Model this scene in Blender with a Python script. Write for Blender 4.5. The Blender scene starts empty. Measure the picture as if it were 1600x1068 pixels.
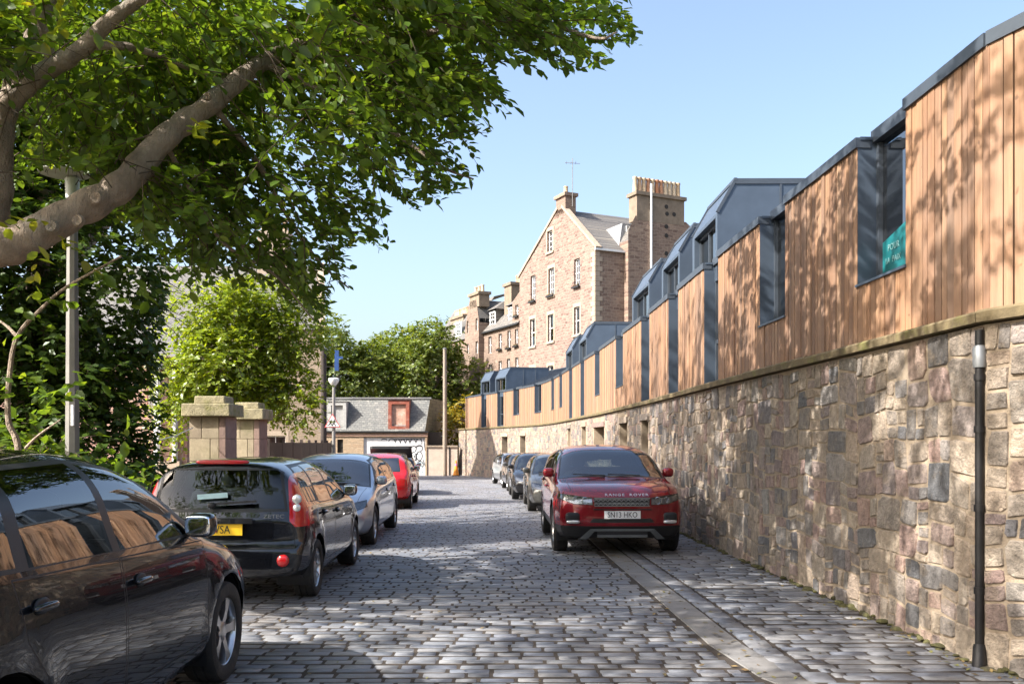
import bpy, bmesh, math, random
import numpy as np
from mathutils import Vector, Matrix
random.seed(11)
rng = np.random.default_rng(11)
S = bpy.context.scene
COL = S.collection
R = math.radians

# ------------------------------------------------------------------ camera, sky, sun, exposure
F, CX, HY, CH = 1400.0, 800.0, 692.0, 1.62          # focal length and horizon of the photograph (in its pixels)
cam = bpy.data.cameras.new('camera')
cam.lens = 31.5; cam.sensor_width = 36.0; cam.shift_y = (HY - 534) / 1600
cam.clip_start = 0.05; cam.clip_end = 2000
camo = bpy.data.objects.new('camera', cam); COL.objects.link(camo)
camo.location = (0, 0, CH); camo.rotation_euler = (R(90), 0, 0)
S.camera = camo

SUN = Vector((0.69, 0.32, -0.65)).normalized()       # direction the light travels
w = bpy.data.worlds.new('World'); S.world = w; w.use_nodes = True
wn = w.node_tree.nodes; wl = w.node_tree.links
bgn = wn['Background']; sky = wn.new('ShaderNodeTexSky')
sky.sky_type = 'NISHITA'; sky.sun_disc = False
sky.sun_elevation = math.asin(-SUN.z); sky.sun_rotation = math.atan2(-SUN.x, -SUN.y)
sky.altitude = 60; sky.air_density = 1.0; sky.dust_density = 4.5; sky.ozone_density = 1.0
wl.new(sky.outputs[0], bgn.inputs[0]); bgn.inputs[1].default_value = 0.15
sun = bpy.data.lights.new('sun', 'SUN'); sun.energy = 4.8; sun.angle = R(0.53); sun.color = (1.0, 0.95, 0.89)
suno = bpy.data.objects.new('sun', sun); COL.objects.link(suno)
suno.rotation_euler = SUN.to_track_quat('-Z', 'Y').to_euler(); suno.location = (-20, -10, 25)
S.view_settings.view_transform = 'Standard'; S.view_settings.look = 'None'
S.view_settings.gamma = 1.0; S.view_settings.exposure = 1.32
S.cycles.max_bounces = 7; S.cycles.transparent_max_bounces = 12; S.cycles.caustics_reflective = False; S.cycles.caustics_refractive = False
S.cycles.use_denoising = True

# ------------------------------------------------------------------ helpers
def at(x, y, Y):
    return Vector(((x - CX) / F * Y, Y, CH - (y - HY) / F * Y))
def pix(p):
    Y = max(p[1], 0.05)
    return CX + p[0] / Y * F, HY - (p[2] - CH) / Y * F
def gz(Y):
    t = Y - 13.0
    return -0.0105 * (math.sqrt(t * t + 9) + t) / 2
def gzn(Y):
    t = Y - 13.0
    return -0.0105 * (np.sqrt(t * t + 9) + t) / 2
def lerp(a, b, t): return a + (b - a) * t
def interp(pts, x):
    if x <= pts[0][0]: return pts[0][1]
    for (x0, y0), (x1, y1) in zip(pts, pts[1:]):
        if x <= x1: return y0 + (y1 - y0) * (x - x0) / (x1 - x0)
    return pts[-1][1]
def pchip(pts):
    xs = [p[0] for p in pts]; ys = [p[1] for p in pts]; n = len(xs)
    h = [xs[i + 1] - xs[i] for i in range(n - 1)]; d = [(ys[i + 1] - ys[i]) / h[i] for i in range(n - 1)]
    m = [d[0]] + [0 if d[i - 1] * d[i] <= 0 else 2 / (1 / d[i - 1] + 1 / d[i]) for i in range(1, n - 1)] + [d[-1]]
    def f(x):
        x = min(max(x, xs[0]), xs[-1]); i = 0
        while i < n - 2 and x > xs[i + 1]: i += 1
        t = (x - xs[i]) / h[i]
        return ((1 + 2 * t) * (1 - t) ** 2 * ys[i] + t * (1 - t) ** 2 * h[i] * m[i]
                + t * t * (3 - 2 * t) * ys[i + 1] + t * t * (t - 1) * h[i] * m[i + 1])
    return f

class MB:
    """collects shapes; build() links them as ONE mesh object"""
    def __init__(s): s.v = []; s.f = []; s.m = []; s.r = []
    def face(s, pts, m=0, r=0.0):
        i = len(s.v); s.v += [tuple(p) for p in pts]; s.f.append(tuple(range(i, i + len(pts)))); s.m.append(m); s.r.append(r)
    def add(s, vs, fs, m=0, r=0.0):
        i = len(s.v); s.v += [tuple(p) for p in vs]
        for f in fs: s.f.append(tuple(i + k for k in f)); s.m.append(m); s.r.append(r)
    def box(s, c, size, M=None, m=0, r=0.0, taper=1.0):
        hx, hy, hz = size[0] / 2, size[1] / 2, size[2] / 2
        vs = []
        for z in (-1, 1):
            k = taper if z > 0 else 1.0
            for x, y in ((-1, -1), (1, -1), (1, 1), (-1, 1)):
                p = Vector((x * hx * k, y * hy * k, z * hz))
                if M is not None: p = M @ p
                vs.append(p + Vector(c))
        s.add(vs, [(3, 2, 1, 0), (4, 5, 6, 7), (0, 1, 5, 4), (1, 2, 6, 5), (2, 3, 7, 6), (3, 0, 4, 7)], m, r)
    def span(s, a, b, m=0, r=0.0):
        s.box([(p + q) / 2 for p, q in zip(a, b)], [abs(q - p) for p, q in zip(a, b)], None, m, r)
    def bar(s, a, b, wd, th, m=0, up=(0, 0, 1)):
        a = Vector(a); b = Vector(b); d = (b - a); L = d.length; d.normalize()
        up = Vector(up)
        if abs(d.dot(up)) > .99: up = Vector((1, 0, 0))
        x = d.cross(up).normalized(); z = x.cross(d)
        M = Matrix((x, d, z)).transposed()
        s.box((a + b) / 2, (wd, L, th), M, m)
    def tube(s, path, radii, n=8, m=0, cap=True):
        path = [Vector(p) for p in path]; base = len(s.v)
        if not isinstance(radii, (list, tuple)): radii = [radii] * len(path)
        prev = None
        for i, p in enumerate(path):
            d = (path[min(i + 1, len(path) - 1)] - path[max(i - 1, 0)]).normalized()
            if prev is None:
                prev = d.orthogonal().normalized()
            x = (prev - d * prev.dot(d)).normalized(); y = d.cross(x); prev = x
            for k in range(n):
                a = 2 * math.pi * k / n
                s.v.append(tuple(p + (x * math.cos(a) + y * math.sin(a)) * radii[i]))
        for i in range(len(path) - 1):
            for k in range(n):
                a = base + i * n + k; b = base + i * n + (k + 1) % n
                s.f.append((a, b, b + n, a + n)); s.m.append(m); s.r.append(0.0)
        if cap:
            s.f.append(tuple(base + k for k in range(n))[::-1]); s.m.append(m); s.r.append(0.0)
            s.f.append(tuple(base + (len(path) - 1) * n + k for k in range(n))); s.m.append(m); s.r.append(0.0)
    def lathe(s, prof, c=(0, 0, 0), M=None, n=24, m=0, closed=False):
        """prof: (radius, height) about local z"""
        base = len(s.v)
        for r_, h in prof:
            for k in range(n):
                a = 2 * math.pi * k / n
                p = Vector((r_ * math.cos(a), r_ * math.sin(a), h))
                if M is not None: p = M @ p
                s.v.append(tuple(p + Vector(c)))
        for i in range(len(prof) - 1):
            for k in range(n):
                a = base + i * n + k; b = base + i * n + (k + 1) % n
                s.f.append((a, b, b + n, a + n)); s.m.append(m); s.r.append(0.0)
        if closed:
            s.f.append(tuple(base + k for k in range(n))[::-1]); s.m.append(m); s.r.append(0.0)
            s.f.append(tuple(base + (len(prof) - 1) * n + k for k in range(n))); s.m.append(m); s.r.append(0.0)
    def blob(s, c, rad, n=2.6, M=None, m=0, nu=14, nv=9):
        base = len(s.v)
        def sp(x): return math.copysign(abs(x) ** (2 / n), x)
        for j in range(nv + 1):
            b = -math.pi / 2 + math.pi * j / nv
            for i in range(nu):
                a = 2 * math.pi * i / nu
                p = Vector((rad[0] * sp(math.cos(b)) * sp(math.cos(a)), rad[1] * sp(math.cos(b)) * sp(math.sin(a)), rad[2] * sp(math.sin(b))))
                if M is not None: p = M @ p
                s.v.append(tuple(p + Vector(c)))
        for j in range(nv):
            for i in range(nu):
                a = base + j * nu + i; b2 = base + j * nu + (i + 1) % nu
                s.f.append((a, b2, b2 + nu, a + nu)); s.m.append(m); s.r.append(0.0)
    def build(s, name, mats, parent=None, smooth=False, loc=None):
        me = bpy.data.meshes.new(name); me.from_pydata(s.v, [], s.f)
        if not isinstance(mats, (list, tuple)): mats = [mats]
        for x in mats: me.materials.append(x)
        if len(mats) > 1: me.polygons.foreach_set('material_index', s.m)
        if any(s.r):
            a = me.attributes.new('rnd', 'FLOAT', 'FACE'); a.data.foreach_set('value', s.r)
        if smooth: me.polygons.foreach_set('use_smooth', [True] * len(s.f))
        if smooth == 'auto':
            me.set_sharp_from_angle(angle=R(38))
        me.update()
        o = bpy.data.objects.new(name, me); COL.objects.link(o)
        if parent is not None: o.parent = parent
        if loc is not None: o.location = loc
        return o

def tag(o, label=None, cat=None, group=None, kind=None):
    if label: o['label'] = label
    if cat: o['category'] = cat
    if group: o['group'] = group
    if kind: o['kind'] = kind
    return o
def empty(name, loc=(0, 0, 0), rz=0.0, label=None, cat=None, group=None, parent=None):
    o = bpy.data.objects.new(name, None); COL.objects.link(o); o.location = loc; o.rotation_euler = (0, 0, rz)
    o.empty_display_size = 0.2
    if parent: o.parent = parent
    return tag(o, label, cat, group)
def npmesh(name, V, Fq, mat, parent=None, rnd=None, smooth=False):
    """numpy mesh of equal-sided faces"""
    me = bpy.data.meshes.new(name); n = len(Fq); k = Fq.shape[1]
    me.vertices.add(len(V)); me.vertices.foreach_set('co', V.astype(np.float32).ravel())
    me.loops.add(n * k); me.loops.foreach_set('vertex_index', Fq.astype(np.int32).ravel())
    me.polygons.add(n); me.polygons.foreach_set('loop_start', (np.arange(n) * k).astype(np.int32))
    if smooth: me.polygons.foreach_set('use_smooth', np.ones(n, bool))
    if rnd is not None:
        a = me.attributes.new('rnd', 'FLOAT', 'FACE'); a.data.foreach_set('value', rnd.astype(np.float32))
    me.materials.append(mat); me.update(calc_edges=True); me.validate()
    o = bpy.data.objects.new(name, me); COL.objects.link(o)
    if parent: o.parent = parent
    return o
def text_mesh(txt, size, mat, parent, M, name='lettering', extrude=0.001, align='CENTER', sx=1.0, spacing=1.0):
    cu = bpy.data.curves.new(name, 'FONT'); cu.body = txt; cu.size = size; cu.extrude = extrude
    cu.align_x = align; cu.align_y = 'CENTER'; cu.space_character = spacing; cu.resolution_u = 3
    t = bpy.data.objects.new('tmp_text', cu); COL.objects.link(t)
    dg = bpy.context.evaluated_depsgraph_get(); dg.update()
    me = bpy.data.meshes.new_from_object(t.evaluated_get(dg)); bpy.data.objects.remove(t)
    me.transform(Matrix.Diagonal((sx, 1, 1, 1))); me.transform(M)
    me.materials.clear(); me.materials.append(mat)
    o = bpy.data.objects.new(name, me); COL.objects.link(o)
    if parent: o.parent = parent
    return o
def basis(x, y, z, o):
    M = Matrix((x, y, z)).transposed().to_4x4(); M.translation = o
    return M

# ------------------------------------------------------------------ materials
def newmat(name):
    m = bpy.data.materials.new(name); m.use_nodes = True
    n = m.node_tree.nodes; return m, n, m.node_tree.links, n['Principled BSDF']
def ramp(n, cols, const=False):
    r = n.new('ShaderNodeValToRGB'); e = r.color_ramp.elements
    while len(e) < len(cols): e.new(0.5)
    for i, c in enumerate(cols):
        e[i].position = i / (len(cols) - 1) if not const else i / len(cols)
        e[i].color = (*c, 1)
    if const: r.color_ramp.interpolation = 'CONSTANT'
    return r
def mixc(n, l, a, b, fac, mode='MIX'):
    x = n.new('ShaderNodeMix'); x.data_type = 'RGBA'; x.blend_type = mode
    for sock, v in ((x.inputs['Factor'], fac), (x.inputs['A'], a), (x.inputs['B'], b)):
        if hasattr(v, 'links') or hasattr(v, 'is_output'): l.new(v, sock)
        elif isinstance(v, (int, float)): sock.default_value = v
        else: sock.default_value = (*v, 1)
    return x.outputs['Result']
def noise(n, l, scale, detail=4, rough=.6, vec=None):
    t = n.new('ShaderNodeTexNoise'); t.inputs['Scale'].default_value = scale
    t.inputs['Detail'].default_value = detail; t.inputs['Roughness'].default_value = rough
    if vec is not None: l.new(vec, t.inputs['Vector'])
    return t.outputs['Fac']
def posn(n):
    return n.new('ShaderNodeNewGeometry').outputs['Position']
def mrange(n, l, v, a, b, c=0.0, d=1.0):
    x = n.new('ShaderNodeMapRange'); l.new(v, x.inputs[0])
    x.inputs[1].default_value = a; x.inputs[2].default_value = b; x.inputs[3].default_value = c; x.inputs[4].default_value = d
    return x.outputs[0]
def piece_random(n, l):
    a = n.new('ShaderNodeAttribute'); a.attribute_name = 'rnd'
    o = n.new('ShaderNodeObjectInfo')
    s = n.new('ShaderNodeMath'); s.operation = 'ADD'; l.new(a.outputs['Fac'], s.inputs[0]); l.new(o.outputs['Random'], s.inputs[1])
    f = n.new('ShaderNodeMath'); f.operation = 'FRACT'; l.new(s.outputs[0], f.inputs[0])
    return f.outputs[0]
def pmat(name, col, rough=.6, metal=0.0, var=.18, scale=6.0, bump=.0, bscale=40.0, cols=None, coat=0.0, spec=.5, stain=None, stain2=None, stretch=None, rvar=0.0, bdist=.02):
    m, n, l, b = newmat(name)
    p = posn(n)
    if stretch:
        mp = n.new('ShaderNodeMapping'); mp.inputs['Scale'].default_value = stretch; l.new(p, mp.inputs[0]); p = mp.outputs[0]
    fac = noise(n, l, scale, 5, .62, p)
    if cols:
        pr = piece_random(n, l); base = ramp(n, cols); l.new(pr, base.inputs[0]); basec = base.outputs[0]
    else:
        basec = None
    lo = tuple(c * (1 - var) for c in col); hi = tuple(min(1, c * (1 + var)) for c in col)
    fr = mrange(n, l, fac, .3, .7)
    if basec is not None:
        g = mixc(n, l, (1 - var,) * 3, (1 + var,) * 3, fr); c = mixc(n, l, basec, g, 1.0, 'MULTIPLY')
    else:
        c = mixc(n, l, lo, hi, fr)
    if stain:
        sc, sscale, amt = stain
        sf = noise(n, l, sscale, 6, .7, posn(n)); sm = mrange(n, l, sf, .52, .68, 0, amt)
        c = mixc(n, l, c, sc, sm)
    if stain2:
        sf = noise(n, l, stain2[1], 5, .6, posn(n)); c = mixc(n, l, c, stain2[0], mrange(n, l, sf, .45, .72, 0, stain2[2]))
    l.new(c, b.inputs['Base Color'])
    b.inputs['Roughness'].default_value = rough; b.inputs['Metallic'].default_value = metal
    b.inputs['Specular IOR Level'].default_value = spec; b.inputs['Coat Weight'].default_value = coat
    if rvar: l.new(mrange(n, l, fac, .3, .7, rough - rvar, rough + rvar), b.inputs['Roughness'])
    if bump:
        bn = n.new('ShaderNodeBump'); bn.inputs['Strength'].default_value = bump; bn.inputs['Distance'].default_value = bdist
        l.new(noise(n, l, bscale, 5, .65, p), bn.inputs['Height']); l.new(bn.outputs[0], b.inputs['Normal'])
    return m
def leafmat(name, cols, trans=.45, gloss=.06):
    m, n, l, b = newmat(name); n.remove(b); out = n['Material Output']
    pr = piece_random(n, l); rp = ramp(n, cols); l.new(pr, rp.inputs[0])
    d = n.new('ShaderNodeBsdfDiffuse'); t = n.new('ShaderNodeBsdfTranslucent'); g = n.new('ShaderNodeBsdfGlossy')
    g.inputs['Roughness'].default_value = .38; g.inputs['Color'].default_value = (.8, .85, .8, 1)
    l.new(rp.outputs[0], d.inputs[0])
    tc = mixc(n, l, rp.outputs[0], (1.9, 1.75, .55), 1.0, 'MULTIPLY'); l.new(tc, t.inputs[0])
    m1 = n.new('ShaderNodeMixShader'); m1.inputs[0].default_value = trans; l.new(d.outputs[0], m1.inputs[1]); l.new(t.outputs[0], m1.inputs[2])
    m2 = n.new('ShaderNodeMixShader'); m2.inputs[0].default_value = gloss; l.new(m1.outputs[0], m2.inputs[1]); l.new(g.outputs[0], m2.inputs[2])
    l.new(m2.outputs[0], out.inputs[0]); return m
def glassmat(name, tint=(.55, .62, .62), minrefl=.08, rough=0.0, refl=(1, 1, 1), ior=1.5):
    m, n, l, b = newmat(name); n.remove(b); out = n['Material Output']
    tr = n.new('ShaderNodeBsdfTransparent'); tr.inputs[0].default_value = (*tint, 1)
    gl = n.new('ShaderNodeBsdfGlossy'); gl.inputs['Roughness'].default_value = rough; gl.inputs['Color'].default_value = (*refl, 1)
    fr = n.new('ShaderNodeFresnel'); fr.inputs['IOR'].default_value = ior
    mr = mrange(n, l, fr.outputs[0], 0, 1, minrefl, 1.0)
    mx = n.new('ShaderNodeMixShader'); l.new(mr, mx.inputs[0]); l.new(tr.outputs[0], mx.inputs[1]); l.new(gl.outputs[0], mx.inputs[2])
    l.new(mx.outputs[0], out.inputs[0]); return m
def paintmat(name, col, metal=.25, rough=.28, flake=.0):
    m, n, l, b = newmat(name)
    f = noise(n, l, 3.0, 5, .6, posn(n)); c = mixc(n, l, tuple(x * .94 for x in col), tuple(min(1, x * 1.05) for x in col), f)
    d = noise(n, l, 14.0, 6, .7, posn(n)); dz = mrange(n, l, d, .55, .8, 0, .035)
    c = mixc(n, l, c, (.22, .2, .17), dz)                                   # road dust
    l.new(c, b.inputs['Base Color']); b.inputs['Metallic'].default_value = metal; b.inputs['Roughness'].default_value = rough
    b.inputs['Specular IOR Level'].default_value = .15; b.inputs['Coat Weight'].default_value = 1.0; b.inputs['Coat Roughness'].default_value = .015; b.inputs['Coat IOR'].default_value = 1.6
    return m

M = {}
M['dark'] = pmat('dark_plastic', (.018, .018, .019), .45, bump=.05, bscale=200)
M['rubber'] = pmat('tyre_rubber', (.022, .021, .02), .8, bump=.2, bscale=90, stain=((.09, .08, .065), 5, .5))
M['alloy'] = pmat('alloy_rim', (.55, .55, .56), .28, 1.0, var=.1)
M['chrome'] = pmat('chrome', (.75, .76, .78), .1, 1.0, var=.03)
M['interior'] = pmat('car_interior', (.03, .03, .033), .8)
M['glass_car'] = glassmat('car_glass', (.46, .54, .54), .06, ior=1.95)
M['glass_rear'] = glassmat('tinted_rear_glass', (.34, .40, .39), .02, ior=1.42)
M['glass_dark'] = glassmat('privacy_glass', (.10, .12, .12), .16)
M['lamp_glass'] = glassmat('lamp_lens', (.9, .92, .95), .1)
M['mirror'] = pmat('mirror_glass', (.85, .87, .9), .02, 1.0, var=.0)
M['red_lens'] = pmat('red_lamp_lens', (.55, .012, .015), .12, coat=1.0)
M['amber'] = pmat('amber_lens', (.7, .22, .02), .15, coat=1.0)
M['white_lens'] = pmat('clear_lamp_lens', (.7, .7, .7), .12, metal=.5, coat=1.0)
M['plate_white'] = pmat('plate_white', (.8, .8, .8), .4, var=.04)
M['plate_yellow'] = pmat('plate_yellow', (.85, .52, .02), .4, var=.04)
M['ink'] = pmat('plate_ink', (.01, .01, .012), .5)
M['white_paint'] = pmat('white_paint', (.75, .74, .71), .5, var=.08)
M['zinc'] = pmat('zinc_sheet', (.085, .112, .15), .42, .35, var=.12, scale=2.5, spec=.5)
M['zinc_dark'] = pmat('dark_zinc_trim', (.07, .085, .105), .45, .3, var=.12)
M['pane'] = glassmat('window_pane', (.22, .27, .3), .2)
M['room'] = pmat('room_interior', (.12, .115, .11), .9)
M['slate'] = pmat('roof_slate', (.12, .115, .11), .75, var=.35, scale=9, bump=.4, bscale=14, stretch=(1, 1, 3))
M['bark'] = pmat('bark', (.34, .265, .20), .9, var=.4, scale=7, bump=1.0, bscale=20, bdist=.08, stretch=(1, 1, .5), stain=((.26, .25, .21), 2.2, .6))
M['twig'] = pmat('twig_bark', (.08, .055, .035), .9)
M['metal_grey'] = pmat('grey_painted_steel', (.22, .21, .195), .55, .1, var=.15, scale=5)
M['iron_black'] = pmat('black_iron', (.016, .015, .015), .45, .2, bump=.15, bscale=30)
# ------------------------------------------------------------------ lane wall line (plan), measured along the stone face
WP = [(4.75, 3.0), (3.43, 6.5), (3.33, 9.5), (3.2, 13.1), (3.1, 17.8), (3.02, 20.9), (2.9, 23.9), (2.7, 28.2), (2.48, 31.6), (2.27, 34.8),
      (2.06, 37.9), (1.8, 41.1), (1.3, 44.7), (.38, 48.0), (-.55, 51.0), (-1.6, 53.9), (-3.05, 57.9), (-3.5, 59.1)]
def _dense():
    out = [Vector(WP[0])]; bend = Vector(WP[1])
    for k in range(1, 36): out.append(Vector(WP[0]).lerp(bend, k / 36))
    P = [Vector(p) for p in WP[1:]]
    P = [P[0] - (P[1] - P[0])] + P + [P[-1] + (P[-1] - P[-2])]
    for i in range(1, len(P) - 2):
        p0, p1, p2, p3 = P[i - 1:i + 3]; n = max(2, int((p2 - p1).length / .1))
        for k in range(n):
            t = k / n
            out.append(.5 * ((2 * p1) + (p2 - p0) * t + (2 * p0 - 5 * p1 + 4 * p2 - p3) * t * t + (3 * p1 - p0 - 3 * p2 + p3) * t ** 3))
    out.append(P[-2]); return out
WD = _dense()
WS = [0.0]
for a, b in zip(WD, WD[1:]): WS.append(WS[-1] + (b - a).length)
WSn = np.array(WS); WXn = np.array([p.x for p in WD]); WYn = np.array([p.y for p in WD])
WLEN = WS[-1]; SB = WS[36]                      # arc length at the bend
def wt(s):
    e = .06
    a = Vector((np.interp(s - e, WSn, WXn), np.interp(s - e, WSn, WYn))); b = Vector((np.interp(s + e, WSn, WXn), np.interp(s + e, WSn, WYn)))
    return (b - a).normalized()
def W3(s, d, z):
    """point at arc length s, d metres out into the lane from the stone face, height z"""
    t = wt(s); return Vector((np.interp(s, WSn, WXn) - t.y * d, np.interp(s, WSn, WYn) + t.x * d, z))
def wy(s): return float(np.interp(s, WSn, WYn))
def s_px(x):
    k = (x - CX) / F; r = WXn / WYn
    for i in range(37, len(WD) - 1):
        if (r[i] - k) * (r[i + 1] - k) <= 0:
            t = (r[i] - k) / (r[i] - r[i + 1]) if r[i] != r[i + 1] else 0
            return WS[i] + t * (WS[i + 1] - WS[i])
    return WLEN if k < r[-1] else SB
def wallx(Y): return float(np.interp(Y, WYn, WXn))

# ------------------------------------------------------------------ ground, lane
M['ground'] = pmat('earth', (.13, .11, .075), .95, var=.3, scale=1.5, bump=.4, bscale=12)
M['joint'] = pmat('sett_joint_dirt', (.042, .032, .024), .95, var=.35, scale=6, bump=.5, bscale=60, stain=((.075, .06, .042), 1.2, .8))
M['sett'] = pmat('granite_sett', (.29, .28, .265), .55, var=.25, scale=11, bump=.35, bscale=55, spec=.5,
                 cols=[(.15, .164, .195), (.19, .20, .218), (.12, .132, .162), (.225, .226, .232), (.162, .174, .198), (.178, .182, .194), (.245, .244, .245), (.135, .147, .178)],
                 stain=((.12, .095, .07), 1.6, .65), stain2=((.12, .105, .09), .42, .55), rvar=.12)
M['slab'] = pmat('gutter_stone', (.195, .19, .185), .6, var=.2, scale=5, bump=.3, bscale=40, stain=((.13, .11, .085), 3.2, .55), stain2=((.17, .155, .13), .7, .5))

g = MB(); ys = [-80, -20, 0, 6, 10, 13, 16, 20, 26, 34, 44, 60, 90, 150, 400, 1500]
for a, b in zip(ys, ys[1:]):
    for x0, x1 in ((-900, -60), (-60, -12), (-12, 12), (12, 60), (60, 900)):
        g.face([(x0, a, gz(min(a, 75)) - .06), (x1, a, gz(min(a, 75)) - .06), (x1, b, gz(min(b, 75)) - .06), (x0, b, gz(min(b, 75)) - .06)])
tag(g.build('ground', M['ground']), 'bare earth ground around the cobbled lane', kind='structure')

def xl(Y): return wallx(Y) - 8.1                       # left edge of the lane
ROAD_Y0, ROAD_Y1 = 1.5, 59.0
g = MB(); yy = np.arange(ROAD_Y0, ROAD_Y1 + .01, .5)
for a, b in zip(yy, yy[1:]):
    g.face([(xl(a) - .1, a, gz(a) + .0005), (wallx(a) + .05, a, gz(a) + .0005), (wallx(b) + .05, b, gz(b) + .0005), (xl(b) - .1, b, gz(b) + .0005)])
road = tag(g.build('cobbled_road', M['joint']), 'cobbled lane of grey granite setts running between the parked cars', kind='structure')

def sett_unit(k, detail):
    r = random.Random(k); n = 8 if detail else 4
    if detail:
        o = []
        for sx, sy in ((-1, -1), (1, -1), (1, 1), (-1, 1)):
            cx = .025 + .045 * r.random(); cy = .05 + .09 * r.random()
            a = (sx * (.5 - cx), sy * .5); b = (sx * .5, sy * (.5 - cy))
            o += [a, b] if sx * sy > 0 else [b, a]
        # order so the ring runs round
        o = sorted(o, key=lambda p: math.atan2(p[1], p[0]))
        o = [(x + r.uniform(-.012, .012), y + r.uniform(-.03, .03)) for x, y in o]
    else:
        o = [(-.5, -.5), (.5, -.5), (.5, .5), (-.5, .5)]; o = [(x + r.uniform(-.03, .03), y + r.uniform(-.04, .04)) for x, y in o]
    ins1, ins2 = (.99, .87) if detail else (.98, .84)
    v = [(x, y, -.02) for x, y in o] + [(x * ins1, y * ins1, -.0045) for x, y in o] + [(x * (ins2 + .07), y * ins2, .003) for x, y in o]
    f = []
    for ring in (0, 1):
        for i in range(n): f.append((ring * n + i, ring * n + (i + 1) % n, ring * n + n + (i + 1) % n, ring * n + n + i))
    return np.array(v), f, tuple(range(2 * n, 3 * n))
HI = [sett_unit(k, True) for k in range(14)]; LO = [sett_unit(k, False) for k in range(6)]
def sett_mesh(k):
    v, f, top = HI[k]; me = bpy.data.meshes.new('sett'); me.from_pydata([tuple(x) for x in v], [], f + [top]); me.materials.append(M['sett'])
    me.polygons.foreach_set('use_smooth', [True] * (len(f) + 1)); me.set_sharp_from_angle(angle=R(28)); return me
SM = [sett_mesh(k) for k in range(14)]
def lay_rows(x_of, pitch, length, y0, y1, wob, seed, lift=0.0):
    r = random.Random(seed); out = []; y = y0; row = 0
    while y < y1:
        wd = pitch * r.uniform(.88, 1.12); x0, x1 = x_of(y); x = x0 - r.random() * length * .7
        ph = r.uniform(0, 6)
        while x < x1:
            L = length * r.choice((.72, .85, .95, 1.0, 1.1, 1.2, 1.35))
            if x + L > x1 + .05: L = x1 - x
            if L > .09 and x + L > x0:
                xa = max(x, x0)
                yc = y + wd / 2 + wob * math.sin(xa * 1.1 + ph) + r.uniform(-.006, .006)
                out.append((xa + (x + L - xa) / 2, yc, gz(yc) + r.uniform(-.001, .003) + lift, (x + L - xa) - .018, wd - .021, r.uniform(-.03, .03), r.uniform(-.006, .006), r.uniform(-.01, .01)))
            x += L
        y += wd; row += 1
    return out
def place_setts(lst, parent, score, nmax, nm='sett'):
    ranked = sorted(range(len(lst)), key=lambda i: -score(lst[i])); own = set(i for i in ranked[:nmax] if score(lst[i]) > 0)
    VH = []; FH = []; TH = []; rh = []; base = 0
    Vq = []; Fq = []; rq = []; nb = 0
    bm_v = []; bm_f = []; bm_r = []
    for i, (x, y, z, L, Wd, rz, tx, ty) in enumerate(lst):
        Mx = Matrix.Translation((x, y, z)) @ Matrix.Rotation(rz, 4, 'Z') @ Matrix.Rotation(tx, 4, 'Y') @ Matrix.Rotation(ty, 4, 'X') @ Matrix.Diagonal((L, Wd, 1, 1))
        if i in own:
            o = bpy.data.objects.new(nm, SM[i % 14]); COL.objects.link(o); o.parent = parent; o.matrix_local = Mx
        else:
            v, f, top = HI[i % 14] if y < 26 else LO[i % 6]
            A = np.array(Mx); vv = v @ A[:3, :3].T + A[:3, 3]
            b0 = len(bm_v); bm_v.extend(map(tuple, vv)); q = (i * .618034) % 1.0
            for ff in f: bm_f.append(tuple(b0 + t for t in ff)); bm_r.append(q)
            bm_f.append(tuple(b0 + t for t in top)); bm_r.append(q)
    if bm_v:
        me = bpy.data.meshes.new('setts'); me.from_pydata(bm_v, [], bm_f); me.materials.append(M['sett'])
        a = me.attributes.new('rnd', 'FLOAT', 'FACE'); a.data.foreach_set('value', bm_r)
        me.polygons.foreach_set('use_smooth', [True] * len(bm_f)); me.set_sharp_from_angle(angle=R(28))
        o = bpy.data.objects.new('setts', me); COL.objects.link(o); o.parent = parent; o['kind'] = 'stuff'
def score_sett(t):
    x, y = t[0], t[1]
    if y < 5.6: return 0
    a, b = pix((x, y, 0))
    if b > 1075 or a < -10 or a > 1610 or (a < 385 and b > 900) or (b < 935 and a < 540): return 0
    return t[3] * t[4] / y ** 3
GOFF = (-1.84, -1.53, -1.32)                            # gutter slab and kerb row, measured from the wall
def gut(Y): return 1.0 if Y < 43 else 0.0
main = lay_rows(lambda y: (xl(y), wallx(y) + GOFF[0] * gut(y) - .02), .124, .235, ROAD_Y0, ROAD_Y1, .02, 1)
place_setts(main, road, score_sett, 300)
strip = tag(MB().build('verge_strip', M['joint']), kind='structure') if False else None
g = MB(); 
for a, b in zip(yy, yy[1:]):
    if b < 43.2: g.face([(wallx(a) + GOFF[2], a, gz(a) + .0045), (wallx(a) + .04, a, gz(a) + .0045), (wallx(b) + .04, b, gz(b) + .0045), (wallx(b) + GOFF[2], b, gz(b) - .006)])
strip = tag(g.build('pavement', M['joint']), 'strip of worn setts between the gutter and the stone wall', kind='structure')
side = lay_rows(lambda y: (wallx(y) + GOFF[2] + .02, wallx(y) - .03), .128, .34, 2.6, 43.0, .03, 2, .004)
place_setts(side, strip, score_sett, 280)
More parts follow.
